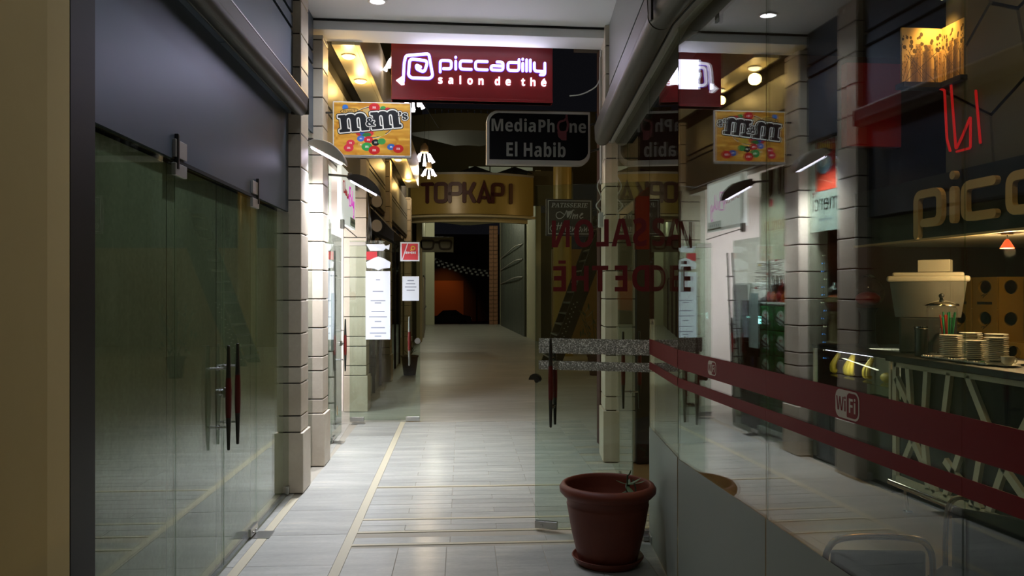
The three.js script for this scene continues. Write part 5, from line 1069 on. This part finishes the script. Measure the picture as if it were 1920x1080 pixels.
  for (const [z2, l] of [[-6.34, 'orange in the lower tray nearest the bananas'], [-6.22, 'second orange in the lower tray'], [-6.1, 'orange in the lower tray nearest the counter']]) { const o = thing('orange_fruit', l, 'orange', [3.8, 0.62, z2], 0, 'oranges in the lower tray'); mesh('fruit', ball(0.045, 0, 0.044, 0, 18), M.orange, o); mesh('navel', ball(0.006, 0, 0.088, 0, 8), M.darkLeaf, o); }
  // saucers
  const plate = lathe([[0, 0], [0.04, 0], [0.044, 0.004], [0.073, 0.0115], [0.0755, 0.013], [0.075, 0.0155], [0.07, 0.0145], [0.045, 0.0065], [0, 0.0065]], 28);
  const nth = ['first', 'second', 'third', 'fourth', 'fifth', 'sixth', 'seventh', 'eighth', 'ninth', 'tenth', 'eleventh', 'twelfth', 'thirteenth', 'fourteenth'];
  let first;
  [[3.74, -5.45, 12, 'front stack beside the straws'], [3.76, -5.23, 10, 'middle front stack on the tray'], [3.83, -5.1, 12, 'front stack nearest the coffee cup'], [3.93, -5.5, 13, 'rear stack beside the straws'], [3.98, -5.3, 13, 'rear stack nearest the coffee cup']].forEach(([x, z2, n, where]) => {
    for (let k = 0; k < n; k++) {
      const o = thing('saucer', `white saucer, ${nth[k]} from the bottom of the ${where}`, 'saucer', [x + between(-0.002, 0.002), 1.131 + k * 0.0132, z2 + between(-0.002, 0.002)], 0, 'stacked saucers on the counter');
      if (!first) first = mesh('dish', plate, M.porcelain, o); else again('dish', first, o);
    }
  });
  const ty = thing('serving_tray', 'clear scalloped tray under the saucer stacks', 'tray', [3.85, 1.11, -5.3]); mesh('tray', [rbox(0.42, 0.012, 0.72, 0.006, 0, 0.012, 0)], M.aluminium, ty); mesh('rim', [...Array(24)].map((_, k) => ball(0.012, -0.2, 0.014, -0.34 + k * 0.0295, 8)), M.aluminium, ty);
  const cu = thing('coffee_cup', 'white coffee cup on a saucer near the end of the counter', 'cup', [3.76, 1.11, -4.9]);
  mesh('saucer', plate.clone(), M.porcelain, cu); mesh('cup', lathe([[0, 0.012], [0.022, 0.012], [0.036, 0.03], [0.041, 0.068], [0.038, 0.068], [0.033, 0.03], [0, 0.018]], 28), M.porcelain, cu); mesh('ear', new THREE.TorusGeometry(0.016, 0.004, 8, 16).translate(0.048, 0.042, 0), M.porcelain, cu);
  const sl = thing('green_scoop', 'bright green plastic scoop on the counter beside the saucers', 'scoop', [3.72, 1.11, -5.02]); mesh('handle', rbox(0.03, 0.012, 0.12, 0.005, 0, 0.008, 0), std({ color: 0x1f9a48, roughness: 0.4 }), sl); mesh('bowl', ball(0.024, 0, 0.014, -0.07, 12).scale(1, 0.6, 1), std({ color: 0x1f9a48, roughness: 0.4 }), sl);
  // straws in a tumbler
  const sw = thing('straw_holder', 'tumbler full of red and green drinking straws on the counter', 'straws', [3.86, 1.11, -5.66]);
  mesh('tumbler', lathe([[0, 0.001], [0.034, 0.001], [0.042, 0.13], [0.04, 0.13], [0.032, 0.006], [0, 0.006]], 24), M.globe, sw);
  for (let k = 0; k < 16; k++) { const a = k * 2.4, r = 0.008 + 0.019 * ((k * 7) % 16) / 16; mesh('straw', rod([r * 0.8 * Math.cos(a), 0.012, r * 0.8 * Math.sin(a)], [r * 2.6 * Math.cos(a), 0.3 + 0.02 * (k % 3), r * 2.6 * Math.sin(a)], 0.0055, 8), [M.strawGreen ??= std({ color: 0x1d8a58, roughness: 0.4 }), M.strawRed ??= std({ color: 0xc23a22, roughness: 0.4 }), M.strawGreen][k % 3], sw); }
  // juice dispenser with white lid, and carton on it
  const jd = thing('juice_dispenser', 'large juice dispenser with white lid and clear grey tank on the counter', 'dispenser', [4.13, 1.095, -6.32], 0.99);
  mesh('base', rbox(0.3, 0.3, 0.42, 0.02, 0, 0.15, 0.0), M.blackMatt, jd);
  const tank = new THREE.CylinderGeometry(0.4, 0.34, 0.3, 4, 1).rotateY(PI / 4).scale(0.62, 1, 1.0).translate(0, 0.45, 0);
  mesh('tank', tank, M.tub, jd); mesh('lid', [rbox(0.38, 0.05, 0.61, 0.02, 0, 0.615, 0, 2), rbox(0.31, 0.04, 0.53, 0.018, 0, 0.65, 0, 2)], M.plasticWhite, jd);
  mesh('tap', [rod([-0.18, 0.2, 0.1], [-0.24, 0.2, 0.1], 0.014), rbox(0.03, 0.07, 0.03, 0.006, -0.24, 0.18, 0.1)], M.steel, jd);
  const bx = thing('small_carton', 'small cream carton standing on the juice dispenser lid', 'carton', [4.17, 1.767, -6.28], 0.8); mesh('box', rbox(0.13, 0.1, 0.24, 0.004, 0, 0.052, 0), M.plasticWhite, bx); mesh('flap', box(0.1, 0.002, 0.2, 0.012, 0.104, 0.0).rotateZ(0.05), M.beige, bx);
  const dm = thing('cake_dome', 'steel lidded jar with round knob in front of the juice tank', 'jar', [3.95, 1.11, -5.87]);
  mesh('jar', lathe([[0, 0], [0.1, 0], [0.11, 0.02], [0.11, 0.36], [0.1, 0.38], [0, 0.38]], 28), M.globe, dm); mesh('lid', lathe([[0.125, 0.385], [0.12, 0.4], [0.07, 0.42], [0.02, 0.43], [0.012, 0.445], [0, 0.445]], 28), M.chrome, dm); mesh('knob', ball(0.02, 0, 0.462, 0, 14), M.black, dm);
  const gl = thing('steel_canister', 'small steel canister between the juice machine and the straws', 'canister', [3.75, 1.11, -5.82]); mesh('body', lathe([[0, 0], [0.045, 0], [0.045, 0.2], [0.05, 0.205], [0.05, 0.215], [0, 0.215]], 24), M.darkSteel, gl); mesh('lid', cyl(0.046, 0.05, 0.015, 24, 0, 0.222, 0), M.chrome, gl);
  // yellow crates
  const crate = (label, pos) => {
    const o = thing('bottle_crate', label, 'crate', pos, 0, 'yellow crates behind the counter'), w2 = 0.33, h2 = 0.29, t = 0.015;
    const face = (wd) => { const s = roundRect(-wd / 2, 0, wd / 2, h2, 0.01); const hole = new THREE.Path(); hole.absellipse(0, h2 * 0.68, wd * 0.27, h2 * 0.22, 0, PI * 2); s.holes.push(hole); return new THREE.ExtrudeGeometry(s, { depth: t, bevelEnabled: false, curveSegments: 12 }); };
    mesh('side', face(w2).rotateY(-PI / 2).translate(-0.12, 0, 0), M.crate, o); mesh('side', face(w2).rotateY(-PI / 2).translate(0.135, 0, 0), M.crate, o);
    mesh('side', face(0.25).translate(0, 0, w2 / 2 - t), M.crate, o); mesh('side', face(0.25).translate(0, 0, -w2 / 2), M.crate, o);
    mesh('base', box(0.25, 0.012, w2 - 0.03, 0, 0.006, 0), M.crate, o);
    mesh('print', [box(0.002, 0.025, 0.2, -0.136, 0.05, 0)], M.crateDark, o); mesh('mark', strokes([[[-0.04, 0.115], [0.0, 0.13], [-0.02, 0.1], [0.04, 0.14]]], 0.006, 0.002).map(g => g.rotateY(-PI / 2).translate(-0.136, 0, 0)), M.crateDark, o);
  };
  const lv = ['bottom', 'second', 'third', 'fourth', 'fifth', 'top'];
  for (let k = 0; k < 6; k++) { crate(`yellow bottle crate, ${lv[k]} of the stack nearer the juice machine`, [5.2, k * 0.29, -7.25]); crate(`yellow bottle crate, ${lv[k]} of the stack nearer the coffee cup`, [5.2, k * 0.29, -6.9]); }
  for (let k = 0; k < 4; k++) crate(`yellow bottle crate, ${lv[k]} of the low end stack`, [5.2, k * 0.29, -6.53]);
  for (const [z2, l] of [[-5.15, 'upright steel rod behind the coffee cup'], [-5.0, 'second upright steel rod behind the coffee cup']]) { const o = thing('steel_rod', l, 'rod', [4.25, 1.11, z2]); mesh('rod', [cyl(0.006, 0.006, 0.5, 10, 0, 0.25, 0)], M.chrome, o); mesh('foot', cyl(0.03, 0.035, 0.012, 16, 0, 0.006, 0), M.chrome, o); }
  // glass globe vessel at the case end
  const gv = thing('glass_globe_jar', 'round glass jar with red contents on the display case', 'jar', [3.98, 1.095, -6.98]); mesh('foot', lathe([[0, 0], [0.1, 0], [0.07, 0.05], [0.06, 0.3], [0.09, 0.36]], 24), M.black, gv); mesh('globe', ball(0.15, 0, 0.5, 0, 24), M.globe, gv); mesh('contents', ball(0.11, 0, 0.46, 0, 18).scale(1, 0.6, 1).translate(0, 0.17, 0), M.redBox, gv); mesh('cap', lathe([[0, 0.67], [0.05, 0.665], [0.07, 0.64]], 20), M.chrome, gv);
  // pendant over the counter
  const pe = thing('pendant_lamp', 'tiny glowing cone pendant under the canopy', 'pendant lamp', [4.2, 2.035, -5.48]);
  mesh('rose', cyl(0.04, 0.04, 0.01, 20, 0, -0.006, 0), M.beige, pe); mesh('cord', rod([0, 0, 0], [0, -0.05, 0], 0.003), M.rope, pe);
  mesh('shade', lathe([[0.008, -0.045], [0.02, -0.06], [0.048, -0.11], [0.046, -0.112], [0.015, -0.062]], 24), std({ color: 0xd2401c, emissive: 0xff5a30, emissiveIntensity: 1.5, roughness: 0.4 }), pe); mesh('bulb', ball(0.016, 0, -0.095, 0, 12), M.warmGlow, pe);
  point(0xffcf98, POWER.cafePendant, [4.2, 1.9, -5.48], 2);
  // ceiling lamp added out of view to brighten the room and the canopy letters
  const cl = thing('added_ceiling_lamp', 'added dim warm round lamp out of view on the tea room ceiling', 'ceiling light', [2.7, 4.13, -4.4]);
  mesh('base', cyl(0.16, 0.16, 0.03, 24, 0, 0, 0), M.white, cl); mesh('bowl', lathe([[0.15, -0.015], [0.13, -0.06], [0.06, -0.09], [0, -0.1]], 24), M.dimGlow ??= std({ color: 0xffffff, emissive: 0xffd090, emissiveIntensity: 2 }), cl);
  point(0xffcf90, POWER.cafeRoom, [2.7, 3.96, -4.4], 6);
  // chairs behind the glass
  const chair = (label, pos, turn) => {
    const o = thing('tea_room_chair', label, 'chair', pos, turn, 'chairs behind the tea room glass');
    mesh('back_frame', tube([[-0.18, 0.4, 0.02], [-0.185, 0.6, 0.0], [-0.17, 0.72, -0.01], [-0.1, 0.757, -0.012], [0.1, 0.757, -0.012], [0.17, 0.72, -0.01], [0.185, 0.6, 0.0], [0.18, 0.4, 0.02]], 0.011, 60, 10, false), M.brass ??= std({ color: 0x9a7a52, roughness: 0.25, metalness: 0.9 }), o);
    mesh('back_pad', rbox(0.32, 0.26, 0.025, 0.012, 0, 0.58, 0.0, 2), M.blackMatt, o);
    mesh('seat', rbox(0.4, 0.05, 0.4, 0.02, 0, 0.44, 0.2, 2), M.blackMatt, o);
    for (const [x, z2] of [[-0.17, 0.03], [0.17, 0.03], [-0.17, 0.37], [0.17, 0.37]]) mesh('leg', rod([x, 0.43, z2], [x * 1.12, 0, z2 * 1.08 - 0.02], 0.011), M.brass, o);
  };
  chair('brass framed chair with dark pad close behind the large wireless sign', [1.53, 0, -2.62], 3.0);
  chair('brass framed chair nearer the counter, dark against the brown floor', [2.25, 0, -3.0], -0.9);
}
renderer.render(scene, camera);
